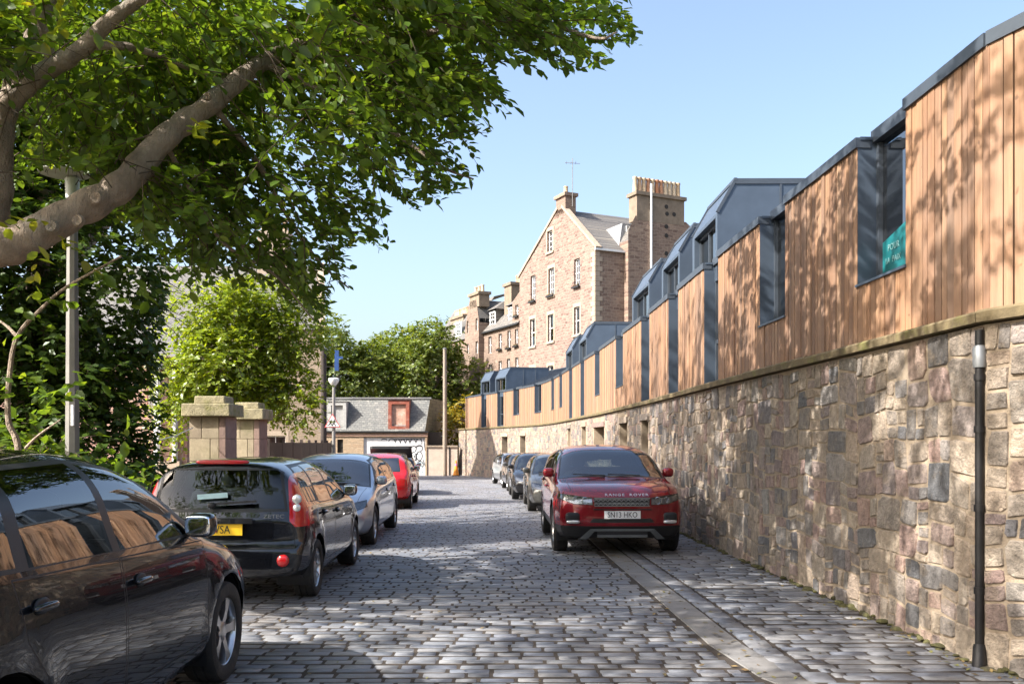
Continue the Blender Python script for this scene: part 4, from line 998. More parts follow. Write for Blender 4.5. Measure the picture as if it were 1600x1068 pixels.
for (x, y, rx, ry, a0, a1) in ((621, 692, 4, 6, 0, 180), (629, 692, 3.6, 6, 0, 180), (637, 692, 3, 6, 0, 180), (645, 692, 4.5, 6.5, 0, 180), (654.5, 691, 4.5, 6, -30, 180), (622, 704, 6, 7, 20, 180), (633, 703, 9.5, 6, 0, 190),
        (646, 701, 4, 4.5, -60, 180), (655, 700, 5, 5, -70, 180), (655, 712, 4.5, 7, 0, 360), (646, 713, 4, 7, 60, 330), (636, 713, 4.5, 6, 80, 360), (627, 713, 4, 6, 90, 300), (630, 726, 5, 5, 0, 200), (643, 727, 6, 5, 0, 190), (656, 726, 5, 6, -40, 180), (612, 690, 5, 5, 10, 170), (600, 687, 4, 2, 0, 180)):
    cx_, cz_ = gp(x, y); ring(cx_, cz_, rx / F * YH, ry / F * YH, .055, a0, a1)
for (xa, ya, xb, yb) in ((618, 697, 660, 697), (622, 709, 642, 709), (630, 709, 630, 720), (634, 712, 639, 712), (634, 716, 639, 716), (650, 709, 650, 720), (648, 709, 653, 709), (662, 684, 664, 704), (616, 686, 660, 685), (661, 718, 664, 728)):
    a = gp(xa, ya); b = gp(xb, yb); ink.bar((a[0], yf, a[1]), (b[0], yf, b[1]), .002, .055, up=(0, 0, 1)) if abs(xa - xb) > abs(ya - yb) else ink.bar((a[0], yf, a[1]), (b[0], yf, b[1]), .055, .002, up=(0, 1, 0))
ink.build('graffiti', M['graf_ink'], door)
aq = MB(); r_ = random.Random(2)
yf = YH + .097
for k in range(26):
    x, y = r_.uniform(632, 662), r_.uniform(722, 736); cx_, cz_ = gp(x, y); ring(cx_, cz_, r_.uniform(.06, .2), r_.uniform(.06, .2), .05, r_.uniform(0, 180), r_.uniform(180, 360), aq, 8)
aq.build('graffiti', M['graf_aqua'], door)
yf = YH + .09; Mx = basis(Vector((1, 0, 0)), Vector((0, 0, 1)), Vector((0, -1, 0)), Vector((hx(641), yf, hz(715)))); text_mesh('TES', .45, M['graf_ink'], door, Mx, 'graffiti', sx=1.3)
# ---- low rendered wall and pole at the lane end
ew = empty('end_wall', label='low pale rendered wall closing the lane beside the garage house', cat='wall')
M['harl'] = pmat('pale_render', (.52, .43, .35), .9, var=.15, scale=2.5, bump=.2, bscale=20, stain=((.45, .28, .24), 1.2, .4))
m = MB(); m.span((x1 + .03, YH + .05, gH - .3), (hx(714.5), YH + .4, hz(698))); m.build('wall', M['harl'], ew)
m = MB(); m.span((x1 + .01, YH - .02, hz(698)), (hx(715), YH + .46, hz(695.5))); m.build('coping', M['dress'], ew)
m = MB(); m.span((hx(701.3), YH + .02, gH), (hx(703.3), YH + .045, hz(698))); m.build('drainpipe', M['dark'], ew)
# ---- left: stone block with slate roof, and the house with the white doorcase
lb = empty('stone_building', label='big stone building with steep slate roof behind the bright green tree on the left', cat='building')
YL = 46.0; LF = Face((-24, YL), (1, 0)); xr = (504 - CX) / F * YL; zl = CH - (515 - HY) / F * YL; M['left_stone'] = mason('left_block_stone', (1, 0), [(.19, .145, .10), (.27, .21, .15), (.23, .175, .125)], (.27, .21, .155), .5, .25)
lw = [(24 + xr - 6.2, 3.0, 1.1, 1.9), (24 + xr - 3.0, 3.0, 1.1, 1.9), (24 + xr - 9.4, 3.0, 1.1, 1.9), (24 + xr - 3.0, .1, 1.1, 1.9)]
m = MB(); facade(m, LF, [(0, -.8), (24 + xr, -.8), (24 + xr, zl), (0, zl)], lw); m.face([(xr, YL, -.8), (xr - 1.6, YL + 7, -.8), (xr - 1.6, YL + 7, zl), (xr - .8, YL + 3.5, 11.3), (xr, YL, zl)]); m.build('wall', M['left_stone'], lb)
for w_ in lw: window(lb, LF, w_, bars=(1, 0), dress=M['dress'])
M['slate_left'] = slatemat('left_roof_slates', (1, 0), [(.09, .088, .08), (.14, .132, .12), (.11, .105, .097)], .3, .18)
m = MB(); m.face([(-24, YL - .15, zl), (xr + .1, YL - .15, zl), (xr - .8, YL + 3.5, 11.4), (-24, YL + 3.5, 11.4)]); m.face([(-24, YL + 7, zl), (xr - 1.5, YL + 7, zl), (xr - .8, YL + 3.5, 11.4), (-24, YL + 3.5, 11.4)]); m.build('roof', M['slate_left'], lb)
m = MB(); m.bar((xr - .05, YL - .1, zl + .1), (xr - .85, YL + 3.5, 11.5), .4, .2); m.build('skew', M['dress'], lb)
LFc = Face((xr - 4.2, YL + 3.0), (1, 0)); chimney(lb, LFc, 0, 1.6, 10.5, 13.0, 0, -1.1, 4, M['dress'])
hd = empty('town_house', label='pink stone house with white columned doorcase glimpsed through the leaves on the left', cat='house')
YD = 30.0; DF = Face((-22, YD), (1, 0)); M['pinkhouse'] = mason('pink_house_stone', (1, 0), [(.36, .2, .16), (.42, .26, .2), (.38, .22, .18)], (.4, .3, .25), .7, .32, bump=.2)
def dx_(x): return (x - CX) / F * YD
def dz_(y): return CH - (y - HY) / F * YD
dwin = [(22 + dx_(229), dz_(650), dx_(241) - dx_(229), dz_(585) - dz_(650)), (22 + dx_(262), dz_(640), .5, 1.2)]
m = MB(); facade(m, DF, [(0, -.3), (22 + dx_(292), -.3), (22 + dx_(292), 4.5), (0, 4.5)], dwin); m.face([(dx_(292), YD, -.3), (dx_(292), YD + 8, -.3), (dx_(292), YD + 8, 4.5), (dx_(292), YD, 4.5)]); m.build('wall', M['pinkhouse'], hd)
for w_ in dwin: window(hd, DF, w_, bars=(1, 0))
m = MB(); m.face([(-22, YD - .3, 4.5), (dx_(294), YD - .3, 4.5), (dx_(294), YD + 4, 6.4), (-22, YD + 4, 6.4)]); m.build('roof', M['slate_left'], hd)
m = MB()
for (xa, xb) in ((244, 250.5), (272.5, 278)): m.span((dx_(xa), YD - .22, .6), (dx_(xb), YD - .005, dz_(577)))
m.span((dx_(232), YD - .35, dz_(577)), (dx_(258), YD - .005, dz_(570))); m.add([(dx_(230), YD - .4, dz_(570)), (dx_(258), YD - .4, dz_(570)), (dx_(258), YD - .4, dz_(566)), (dx_(236), YD - .4, dz_(560)), (dx_(230), YD - .4, dz_(562)), (dx_(230), YD, dz_(570)), (dx_(258), YD, dz_(570)), (dx_(258), YD, dz_(566)), (dx_(236), YD, dz_(560)), (dx_(230), YD, dz_(562))], [(0, 1, 2, 3, 4), (1, 6, 7, 2), (2, 7, 8, 3), (3, 8, 9, 4), (0, 5, 6, 1)])
m.build('doorcase', M['frame_white'], hd)
m = MB()
for k in range(7): m.span((dx_(250) + k * .0, YD - 1.9 + .27 * k, -.2), (dx_(285), YD - 1.63 + .27 * k, .12 + .15 * k))
st = m.build('steps', M['dress'], hd)
m = MB(); A_ = (dx_(256), YD - .3, dz_(645)); B_ = (dx_(284), YD - 2.1, dz_(668) - .1)
m.bar(A_, B_, .06, .08); m.bar((A_[0], A_[1], A_[2] - .35), (B_[0], B_[1], B_[2] - .35), .05, .06)
for k in range(9): q = Vector(A_).lerp(Vector(B_), k / 8); m.bar(q, q - Vector((0, 0, .8)), .03, .03)
m.build('handrail', M['frame_white'], hd)
# ------------------------------------------------------------------ gate piers, fence, lamps, poles, sign
M['pier'] = pmat('pier_sandstone', (.33, .28, .19), .9, var=.25, scale=3, bump=.4, bscale=25, cols=[(.34, .285, .19), (.29, .24, .165), (.37, .31, .21), (.26, .21, .15)], stain=((.16, .15, .07), 1.8, .7))
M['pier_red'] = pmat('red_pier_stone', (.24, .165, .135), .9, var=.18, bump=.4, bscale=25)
M['mossy'] = pmat('mossy_cap', (.28, .245, .15), .9, var=.35, bump=.8, bscale=25, stain=((.15, .15, .035), 2.5, .85))
def pier(xa, xb, xs, Y, ytop, ycap, label):
    a, b = (xa - CX) / F * Y, (xb - CX) / F * Y; zc = CH - (ycap - HY) / F * Y; zt2 = CH - (ytop - HY) / F * Y; wd = b - a; g0_ = gz(Y) - .06
    P = empty('gate_pier', ((a + b) / 2, Y + wd / 2, g0_), 0, label, 'gate pier', 'stone gate piers')
    H = zc - g0_; n = 5; m = MB(); m.box((0, 0, H / 2), (wd - .03, wd - .03, H)); m.build('core', M['mortar'], P)
    for k in range(n):
        z0, z1 = H * k / n, H * (k + 1) / n - .008; sp = .06 if k % 2 else -.12
        for q0, q1 in ((-wd / 2, sp - .004), (sp + .004, wd / 2 - .13)):
            s_ = MB(); s_.span((q0, -wd / 2, z0), (q1, wd / 2, z1)); s_.build('stone', M['pier'], P)
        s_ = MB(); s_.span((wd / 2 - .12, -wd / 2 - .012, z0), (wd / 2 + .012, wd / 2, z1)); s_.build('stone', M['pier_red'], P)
    c = MB(); o = .13
    c.box((0, 0, H + .13), (wd + 2 * o, wd + 2 * o, .26), None, 0, 0, .985); c.build('cap', M['mossy'], P)
    c = MB(); c.box((0.02, 0, (H + .262 + zt2 - g0_) / 2), (wd * .86, wd * .86, zt2 - g0_ - H - .262), None, 0, 0, .97); c.build('cap_block', M['mossy'], P)
    for ch in P.children:
        if ch.name.split('.')[0] != 'core': bv_ = ch.modifiers.new('worn_edges', 'BEVEL'); bv_.width = .02 if 'cap' in ch.name else .010; bv_.segments = 2
    return P
pier(296, 352, 362, 18.4, 618, 650, 'nearer mossy stone gate pier, larger, left of the second pier')
pier(361, 405, 411, 21.7, 628, 655, 'farther mossy stone gate pier beside the dark railings')
# railings
rl = empty('railing', label='dark brown metal railings running from the gate piers toward the lamp post', cat='railing')
A_, B_ = Vector((-6.25, 23.0)), Vector((-8.35, 41.5)); n = 150; z0, z1 = gz(32) + .05, 1.66
M['rail_brown'] = pmat('brown_paint', (.035, .022, .018), .6)
bm_ = MB(); bm_.box((0, 0, 0), (1, 1, 1)); _t = bm_.build('bar', M['rail_brown']); BARM = _t.data; bpy.data.objects.remove(_t)
for k in range(n):
    q = A_.lerp(B_, k / (n - 1)); o = bpy.data.objects.new('bar', BARM); COL.objects.link(o); o.parent = rl; o.location = (q.x, q.y, (z0 + z1) / 2 - .02); o.scale = (.05, .06, z1 - z0)
m = MB()
for z in (z0 + .15, z1 - .12): m.bar((A_.x, A_.y, z), (B_.x, B_.y, z), .03, .05)
m.build('rail', pmat('rusty_rail', (.16, .10, .07), .7), rl)
for k in range(9): q = A_.lerp(B_, k / 8); m = MB(); m.span((q.x - .04, q.y - .04, gz(q.y) - .1), (q.x + .04, q.y + .04, z1 + .08)); m.build('post', M['rail_brown'], rl)
def lamp_post(x, Y, ytop, r0, r1, label, style):
    X = (x - CX) / F * Y; zt2 = CH - (ytop - HY) / F * Y; g0_ = gz(Y) - .06; H = zt2 - g0_
    P = empty('street_lamp', (X, Y, g0_), 0, label, 'street lamp', 'street lamps')
    m = MB(); m.tube([(0, 0, 0), (0, 0, 1.0), (0, 0, 1.02), (0, 0, H - .3)], [r0 * 1.15, r0 * 1.1, r0, r1], 8); m.build('column', M['metal_grey'], P)
    if style == 0:
        m = MB(); m.lathe([(.05, H - .32), (.075, H - .3), (.085, H - .06), (.06, H - .03)], n=14, closed=True); m.build('lamp_body', pmat('lamp_white', (.5, .52, .5), .4), P, smooth='auto')
        m = MB(); m.lathe([(.03, H - .04), (.2, H - .02), (.29, H + .005), (.29, H + .02), (.2, H + .06), (.03, H + .09)], (-.1, 0, 0), n=24, closed=True); m.build('lamp_hood', pmat('pale_hood', (.42, .42, .4), .5), P, smooth='auto')
        m = MB(); m.span((.03, -r0 - .012, 1.9), (.06, -r0 + .02, 2.15)); m.build('number_label', M['plate_white'], P)
        m = MB(); m.lathe([(r0 * 1.12, 1.38), (r0 * 1.14, 1.40), (r0 * 1.12, 1.42)], n=8); m.build('band', M['dark'], P)
    else:
        m = MB(); m.lathe([(.05, H - .32), (.1, H - .3), (.21, H - .14), (.25, H - .02), (.25, H + .02), (.18, H + .05), (.02, H + .07)], n=18, closed=True); m.build('lamp_bowl', M['white_paint'], P, smooth='auto')
    return P
lamp_post(113, 10.9, 272, .088, .062, 'tall grey street lamp in front of the dark ivy on the left', 0)
lamp2 = lamp_post(521.5, 41.0, 592, .09, .07, 'distant street lamp with a white bowl carrying the triangular sign', 1)
# triangular children sign on the far lamp
Ys = 40.85; c = at(519.5, 660, Ys); sg = empty('road_sign', (c.x, Ys, c.z), 0, 'white triangular children crossing sign with red border on the far lamp post', 'sign')
def tri(h, y, mat, nm, par, dz=0.0):
    m = MB(); q = [(-h * .577, -h / 3 + dz), (h * .577, -h / 3 + dz), (0, h * 2 / 3 + dz)]
    m.add([(a, y, b) for a, b in q] + [(a, y + .02, b) for a, b in q], [(0, 1, 2), (5, 4, 3), (0, 3, 4, 1), (1, 4, 5, 2), (2, 5, 3, 0)]); return m.build(nm, mat, par)
tri(.64, 0, pmat('sign_red', (.55, .12, .12), .5), 'border', sg); tri(.52, -.012, M['white_paint'], 'panel', sg, .0)
for (fx, s_) in ((-.085, .78), (.075, .88)):
    m = MB(); y = -.016
    m.lathe([(.0, 0), (.035 * s_, 0), (.035 * s_, .004), (0, .004)], (fx + .03, y, .16 * s_), Matrix(((1, 0, 0), (0, 0, 1), (0, 1, 0))), 10)
    for a, b, t in (((fx + .02, .12 * s_), (fx - .01, 0), .06), ((fx - .01, 0), (fx + .07, -.17 * s_), .04), ((fx - .01, 0), (fx - .09, -.16 * s_), .04), ((fx + .02, .1 * s_), (fx + .1, .03), .03), ((fx + .02, .1 * s_), (fx - .08, .04), .03)):
        m.bar((a[0], y, a[1]), (b[0], y, b[1]), t, .004, up=(0, 1, 0))
    m.build('figure', M['ink'], sg)
m = MB(); m.span((-.03, .02, -.3), (.03, .1, .3)); m.build('bracket', M['metal_grey'], sg)
# timber pole at the lane end, dark pole by the left building
def pole(x, Y, ytop, r0, r1, mat, label):
    X = (x - CX) / F * Y; zt2 = CH - (ytop - HY) / F * Y; g0_ = gz(Y) - .06
    P = empty('utility_pole', (X, Y, g0_), 0, label, 'pole'); m = MB(); m.tube([(0, 0, 0), (.01, 0, (zt2 - g0_) / 2), (0, 0, zt2 - g0_)], [r0, (r0 + r1) / 2, r1], 10); m.build('shaft', mat, P, smooth='auto')
    m = MB(); m.lathe([(r1 + .015, 0), (r1 + .02, .06), (0.02, .1)], (0, 0, zt2 - g0_ - .02), n=10); m.build('pole_cap', M['lead'], P)
    for k in range(6): m = MB(); m.tube([(-r0 - .1, 0, 2.6 + .45 * k), (r0 + .1, 0, 2.6 + .45 * k)], .012, 5); m.build('step_bolt', M['lead'], P) if k < 3 else None
    return P
pole(695, 57.0, 545, .15, .11, pmat('weathered_pole', (.27, .22, .17), .9, var=.2, stretch=(4, 4, .5), stain=((.14, .11, .09), 1.5, .6)), 'weathered timber pole standing against the pale end wall')
pole(505.5, 44.0, 545, .15, .14, pmat('dark_timber_pole', (.045, .035, .03), .9), 'dark timber pole at the corner of the left stone building')
b_ = empty('hanging_sign', (at(526, 563, 43.6).x, 43.6, at(526, 563, 43.6).z), 0, 'blue hanging sign on the pole beside the far trees', 'sign')
m = MB(); m.span((-.1, -.02, -.5), (.1, .02, .5)); m.span((.1, -.02, .08), (.3, .02, .2)); m.build('blade', pmat('blue_enamel', (.008, .045, .17), .5), b_)
m = MB(); m.bar((-.55, 0, .35), (.1, 0, .35), .03, .03); m.bar((-.55, 0, -.3), (.1, 0, -.3), .03, .03); m.build('bracket', M['iron_black'], b_)
# traffic cone by the far wall
cn = empty('traffic_cone', (at(712.5, 742, 56.8).x, 56.8, gz(56.8)), 0, 'small orange traffic cone with a pink ribbon at the foot of the far wall', 'cone')
m = MB(); m.box((0, 0, .03), (.5, .5, .06)); m.build('base', M['dark'], cn)
m = MB(); m.lathe([(.19, .06), (.12, .42), (.05, .95), (.04, 1.0)], n=16, closed=True); m.build('cone_body', pmat('cone_orange', (.75, .27, .02), .6, stain=((.2, .1, .03), 3, .6)), cn, smooth='auto')
m = MB(); m.lathe([(.093, .62), (.073, .8)], n=16); m.build('ribbon', pmat('pink_ribbon', (.7, .2, .4), .6), cn)
m = MB(); c = at(301, 668, 18.2); d_ = at(246, 688, 16.5); m.tube([c, (c + d_) / 2 - Vector((0, 0, .03)), d_], .012, 5)
tag(m.build('rope', M['white_paint']), 'white rope strung from the nearer gate pier into the bushes', 'rope')
# ------------------------------------------------------------------ vegetation
def nrm(a): return a / (np.linalg.norm(a, axis=-1, keepdims=True) + 1e-9)
T_HI = np.array([(0, 0, 0), (.36, 0, -.035), (.70, 0, -.03), (1, 0, -.06), (.28, .25, .05), (.66, .27, .055), (.28, -.25, .05), (.66, -.27, .055)])
F_HI = np.array([(0, 1, 4), (1, 2, 5), (1, 5, 4), (2, 3, 5), (1, 0, 6), (2, 1, 7), (7, 1, 6), (3, 2, 7)])
T_LO = np.array([(0, 0, 0), (.48, .30, .06), (1, 0, -.04), (.48, -.30, .06)]); F_LO = np.array([(0, 2, 1), (0, 3, 2)])
def leaf_mesh(name, P, A, N, size, mat, parent, hi=False, rnd=None):
    T, Fc = (T_HI, F_HI) if hi else (T_LO, F_LO)
    A = nrm(A); B = nrm(np.cross(N, A)); C = np.cross(A, B); s = size[:, None, None]
    V = P[:, None, :] + s * (T[None, :, 0:1] * A[:, None, :] + T[None, :, 1:2] * B[:, None, :] + T[None, :, 2:3] * C[:, None, :])
    n, k = len(P), len(T); Fa = (Fc[None] + (np.arange(n) * k)[:, None, None]).reshape(-1, 3)
    rnd = rng.random(n) if rnd is None else rnd
    return npmesh(name, V.reshape(-1, 3), Fa, mat, parent, np.repeat(rnd, len(Fc)))
def twig_leaves(B, D, Lt, nl, size, droop=.35):
    """leaves set alternately along drooping twigs; returns positions, axes, normals, sizes and the twig paths"""
    n = len(B); t = (np.arange(nl) + .6) / nl; t = t[None, :] + rng.normal(0, .03, (n, nl))
    up = np.array([0, 0, 1.0]); side = nrm(np.cross(D, up) + rng.normal(0, .05, D.shape))
    P = B[:, None] + D[:, None] * (Lt[:, None] * t)[..., None] - up * (droop * Lt[:, None] * t ** 2)[..., None]
    sg = np.where(np.arange(nl) % 2 == 0, 1.0, -1.0)[None, :, None]
    A = side[:, None] * sg * .8 + D[:, None] * .65 + rng.normal(0, .32, (n, nl, 3)) - up * .3
    N = up * .9 + rng.normal(0, .42, (n, nl, 3)) 
    sz = size * rng.uniform(.5, 1.35, (n, nl))
    path = np.stack([B, B + D * (Lt * .5)[:, None] - up * (droop * Lt * .25)[:, None], B + D * Lt[:, None] - up * (droop * Lt)[:, None]], 1)
    return P.reshape(-1, 3), A.reshape(-1, 3), N.reshape(-1, 3), sz.ravel(), path
def twig_mesh(name, paths, r0, r1, mat, parent):
    n = len(paths); k = 3; ang = np.arange(k) * 2 * math.pi / k; V = np.zeros((n, 3, k, 3)); D = nrm(paths[:, 2] - paths[:, 0])
    X = nrm(np.cross(D, np.array([.3, .2, 1.0]))); Yv = np.cross(D, X)
    for i, r in enumerate((r0, (r0 + r1) / 2, r1)):
        V[:, i] = paths[:, i, None] + r * (np.cos(ang)[None, :, None] * X[:, None] + np.sin(ang)[None, :, None] * Yv[:, None])
    base = (np.arange(n) * 9)[:, None]; q = []
    for i in range(2):
        for j in range(k): q.append([i * 3 + j, i * 3 + (j + 1) % 3, i * 3 + 3 + (j + 1) % 3, i * 3 + 3 + j])
    return npmesh(name, V.reshape(-1, 3), (np.array(q)[None] + base[:, None]).reshape(-1, 4), mat, parent)
def inpoly(x, y, poly):
    c = np.zeros(x.shape, bool); j = len(poly) - 1
    for i in range(len(poly)):
        xi, yi = poly[i]; xj, yj = poly[j]
        hit = ((yi > y) != (yj > y)) & (x < (xj - xi) * (y - yi) / (yj - yi + 1e-12) + xi); c ^= hit; j = i
    return c
def ell(n, c, r, shell=0.0):
    d = nrm(rng.normal(0, 1, (n, 3))); k = rng.random((n, 1)) ** (1 / 3)
    if shell: k = shell + (1 - shell) * rng.random((n, 1))
    return np.array(c) + d * k * np.array(r), d
def smooth_path(pts, n=6):
    P = [Vector(p) for p in pts]; P = [P[0] * 2 - P[1]] + P + [P[-1] * 2 - P[-2]]; out = []
    for i in range(1, len(P) - 2):
        a, b, c, d = P[i - 1:i + 3]
        for k in range(n):
            t = k / n; out.append(.5 * (2 * b + (c - a) * t + (2 * a - 5 * b + 4 * c - d) * t * t + (3 * b - a - 3 * c + d) * t ** 3))
    out.append(P[-2]); return out
def limb(m, pts, r0, r1, n=9, wob=.02):
    p = smooth_path(pts, 7); k = len(p) - 1
    rl_ = random.Random(int(r0 * 1e5) + k); rad = [lerp(r0, r1, i / k) * (1 + wob * 3 * math.sin(i * 1.7) + rl_.uniform(-.06, .06)) for i in range(k + 1)]
    m.tube(p, rad, n); return p

GREEN = [(.068, .125, .02), (.095, .165, .025), (.058, .105, .02), (.125, .19, .03), (.08, .14, .022), (.105, .175, .025)]
M['leaf_big'] = leafmat('walnut_leaf', GREEN + [(.14, .18, .025)], .5, .035)
M['leaf_ivy'] = leafmat('ivy_leaf', [(.045, .085, .016), (.07, .12, .022), (.038, .07, .016), (.09, .145, .026), (.055, .10, .018)], .4, .03)
M['leaf_lime'] = leafmat('maple_leaf', [(.15, .22, .02), (.20, .27, .025), (.12, .18, .02), (.24, .28, .03), (.17, .24, .022)], .5, .04)
M['leaf_far'] = leafmat('far_tree_leaf', [(.085, .125, .026), (.12, .17, .034), (.16, .195, .042), (.09, .145, .03), (.19, .2, .045)], .4, .04)
M['leaf_yellow'] = leafmat('yellow_leaf', [(.26, .2, .03), (.2, .19, .03), (.32, .22, .03), (.13, .15, .03)], .4, .03)

# ---- the big overhanging tree
CAN = [(-60, -700), (760, -700), (1010, -120), (985, 10), (1000, 60), (930, 112), (860, 120), (800, 85), (762, 110), (806, 165), (770, 200), (735, 255), (772, 268), (700, 305), (640, 335), (600, 310), (575, 280), (608, 330), (628, 372), (580, 398), (588, 440), (560, 468), (520, 440), (505, 520), (462, 500), (430, 440), (380, 455), (300, 450), (262, 420), (185, 345), (140, 300), (90, 275), (-60, 300)]
big = empty('overhanging_tree', (-5.5, 7.6, gz(7.6) - .06), 0, 'large tree with thick grey brown limbs reaching over the lane from the left', 'tree')
off = Vector(big.location)
def L(x, y, Y): return at(x, y, Y) - off
m = MB()
limb(m, [(0, 0, -.2), (.05, .05, 1.2), (.1, .2, 2.3), L(-60, 415, 8.0), L(30, 378, 8.05), L(105, 338, 8.1), L(190, 290, 8.25), L(255, 218, 8.5), L(330, 162, 8.8), L(410, 98, 9.1), L(520, 50, 9.6), L(640, 0, 10.0), L(760, -60, 10.2)], .24, .03, 12)
limb(m, [(.1, .2, 2.0), L(-40, 420, 8.35), L(-6, 320, 8.4), L(0, 230, 8.4), L(10, 168, 8.4), L(42, 132, 8.35), L(80, 106, 8.3), L(130, 75, 8.3), L(165, 39, 8.25), L(200, 12, 8.2), L(270, -30, 8.1), L(420, -110, 8.0), L(600, -160, 8.0)], .15, .03, 10)
limb(m, [L(10, 170, 8.4), L(26, 110, 8.45), L(45, 65, 8.5), L(80, 0, 8.6), L(120, -120, 8.8), L(170, -300, 9)], .085, .03, 9)
limb(m, [L(80, 106, 8.3), L(72, 60, 8.2), L(50, 10, 8.0), L(0, -80, 7.7)], .06, .02, 8)
limb(m, [L(149, 71, 8.28), L(190, 72, 8.4), L(236, 83, 8.6), L(295, 106, 8.8), L(346, 126, 8.95), L(400, 128, 9.2)], .045, .02, 8)
limb(m, [L(520, 50, 9.6), L(620, 60, 9.3), L(720, 40, 9.0), L(830, 30, 8.7), L(930, 60, 8.5), L(965, 50, 8.4)], .045, .008, 6)
limb(m, [L(410, 98, 9.1), L(520, 150, 9.2), L(620, 210, 9.2), L(690, 260, 9.1), L(740, 280, 9.0)], .04, .008, 6)
limb(m, [L(330, 162, 8.8), L(400, 250, 9.3), L(450, 340, 9.7), L(500, 410, 10), L(545, 450, 10.1)], .035, .008, 6)
limb(m, [L(255, 218, 8.5), L(300, 300, 9.0), L(350, 380, 9.5), L(430, 430, 9.8), L(490, 500, 9.9)], .03, .008, 6)
limb(m, [(.1, .2, 2.6), (-.8, -1.2, 4.2), (-1.5, -2.6, 6.2), (-1.2, -4, 8)], .16, .03, 9)
limb(m, [(.1, .2, 2.6), (.3, -1.0, 4.6), (1.4, -2.2, 6.6), (2.6, -3.2, 7.8)], .13, .03, 9)
for (x, y, Y, r) in ((82, 354, 8.02, .05), (123, 345, 8.0, .045), (152, 310, 8.1, .05), (325, 152, 8.7, .03)):   # knots
    c = L(x, y, Y - .1); m.lathe([(r * 1.3, 0), (r, .035), (r * .5, .03), (0.001, .015)], c, Matrix(((1, 0, 0), (0, 0, -1), (0, 1, 0))), 10)
m.build('trunk', M['bark'], big, smooth='auto')
def keep(P, poly):
    x = CX + P[:, 0] / np.maximum(P[:, 1], .05) * F; y = HY - (P[:, 2] - CH) / np.maximum(P[:, 1], .05) * F
    inframe = (P[:, 1] > .3) & (x > -30) & (x < 1660) & (y > -60) & (y < 1100)
    return inframe, (~inframe) | inpoly(x, y, poly)
pts = []
for n_, c, r in ((3000, (-3.0, 8.4, 6.7), (5.2, 4.0, 2.8)), (900, (-2.6, 9.9, 4.7), (2.4, 1.6, 2.0)), (650, (-4.4, 8.6, 4.9), (1.8, 1.3, 1.6)), (420, (-.3, 8.9, 5.9), (1.9, .9, 1.1)), (1500, (-5.5, 4.0, 8.2), (4.6, 5.5, 2.6)), (800, (-8.5, 1.0, 7.5), (4, 5, 2.6))):
    k_ = max(4, n_ // 15); p, d = ell(k_, c, r); p = np.repeat(p, 15, 0) + rng.normal(0, .24, (k_ * 15, 3)) * np.array([1, 1, .75]); pts.append(p)
B0 = np.concatenate(pts); inf, ok = keep(B0, CAN)
ctr = np.array([-3.6, 7.6, 5.4])
dirs = nrm((B0 - ctr) * np.array([1, 1, .35]) + rng.normal(0, 1.2, B0.shape))
Lt = rng.uniform(.35, .75, len(B0)); tip = B0 + dirs * Lt[:, None] - np.array([0, 0, .3]) * Lt[:, None]
inf2, ok2 = keep(tip, CAN); sel = ok & ok2
# do not let foliage hang in front of the lens or low over the lane
sel &= ~((B0[:, 1] < 5.2) & (B0[:, 1] > -1) & (np.abs(B0[:, 0]) < 3.5) & (B0[:, 2] < 5.2))
near = sel & (inf | inf2); farr = sel & ~(inf | inf2)
drop = rng.random(len(B0)) < .43; farr &= ~drop
P, A, N, sz, path = twig_leaves(B0[near], dirs[near], Lt[near], 15, .112)
o_ = np.array(off)
ok_leaf = np.ones(len(P), bool)
LP = [((-40, 405), (30, 378), (105, 338), (190, 290), (255, 218), (330, 162), (410, 98)), ((0, 330), (2, 230), (10, 168), (42, 132), (80, 106), (130, 75), (165, 39), (200, 12), (250, -10))]
lx = CX + P[:, 0] / P[:, 1] * F; ly = HY - (P[:, 2] - CH) / P[:, 1] * F; dl = np.full(len(P), 1e9)
for q in LP:                                             # keep the limbs clear on the side toward the lane
    for (xa, ya), (xb, yb) in zip(q, q[1:]):
        t_ = np.clip(((lx - xa) * (xb - xa) + (ly - ya) * (yb - ya)) / ((xb - xa) ** 2 + (yb - ya) ** 2), 0, 1)
        dl = np.minimum(dl, np.hypot(lx - xa - t_ * (xb - xa), ly - ya - t_ * (yb - ya)))
ok_leaf &= ~((lx > 62) & (lx < 132) & (ly > 255) & (ly < 330) & (P[:, 1] < 11))
ok_leaf &= ~((dl < 34) & (P[:, 1] < 8.9) & (rng.random(len(P)) < .93))
P, A, N, sz = P[ok_leaf], A[ok_leaf], N[ok_leaf], sz[ok_leaf]
leaf_mesh('crown', P - o_, A, N, sz, M['leaf_big'], big, True)
twig_mesh('twigs', path - o_, .007, .002, M['twig'], big)
P, A, N, sz, path = twig_leaves(B0[farr], dirs[farr], Lt[farr], 12, .13)
leaf_mesh('crown', P - o_, A, N, sz, M['leaf_big'], big)
# small spray of leaves at the upper left, sunlight put into their colour
P, A, N, sz, path = twig_leaves(np.array([at(x, y, 7.6) for x, y in ((20, 15), (50, 25), (90, 50), (110, 30), (140, 45), (10, 60), (70, 345), (60, 380), (85, 365), (290, 195), (300, 215))]), nrm(rng.normal(0, 1, (11, 3))), np.full(11, .4), 9, .12)
_sp = leaf_mesh('leaf_spray', P - o_, A, N, sz, leafmat('sunlit_leaf', [(.1, .16, .02), (.15, .19, .02), (.2, .2, .02)], .5), big, True); _sp['kind'] = 'stuff'

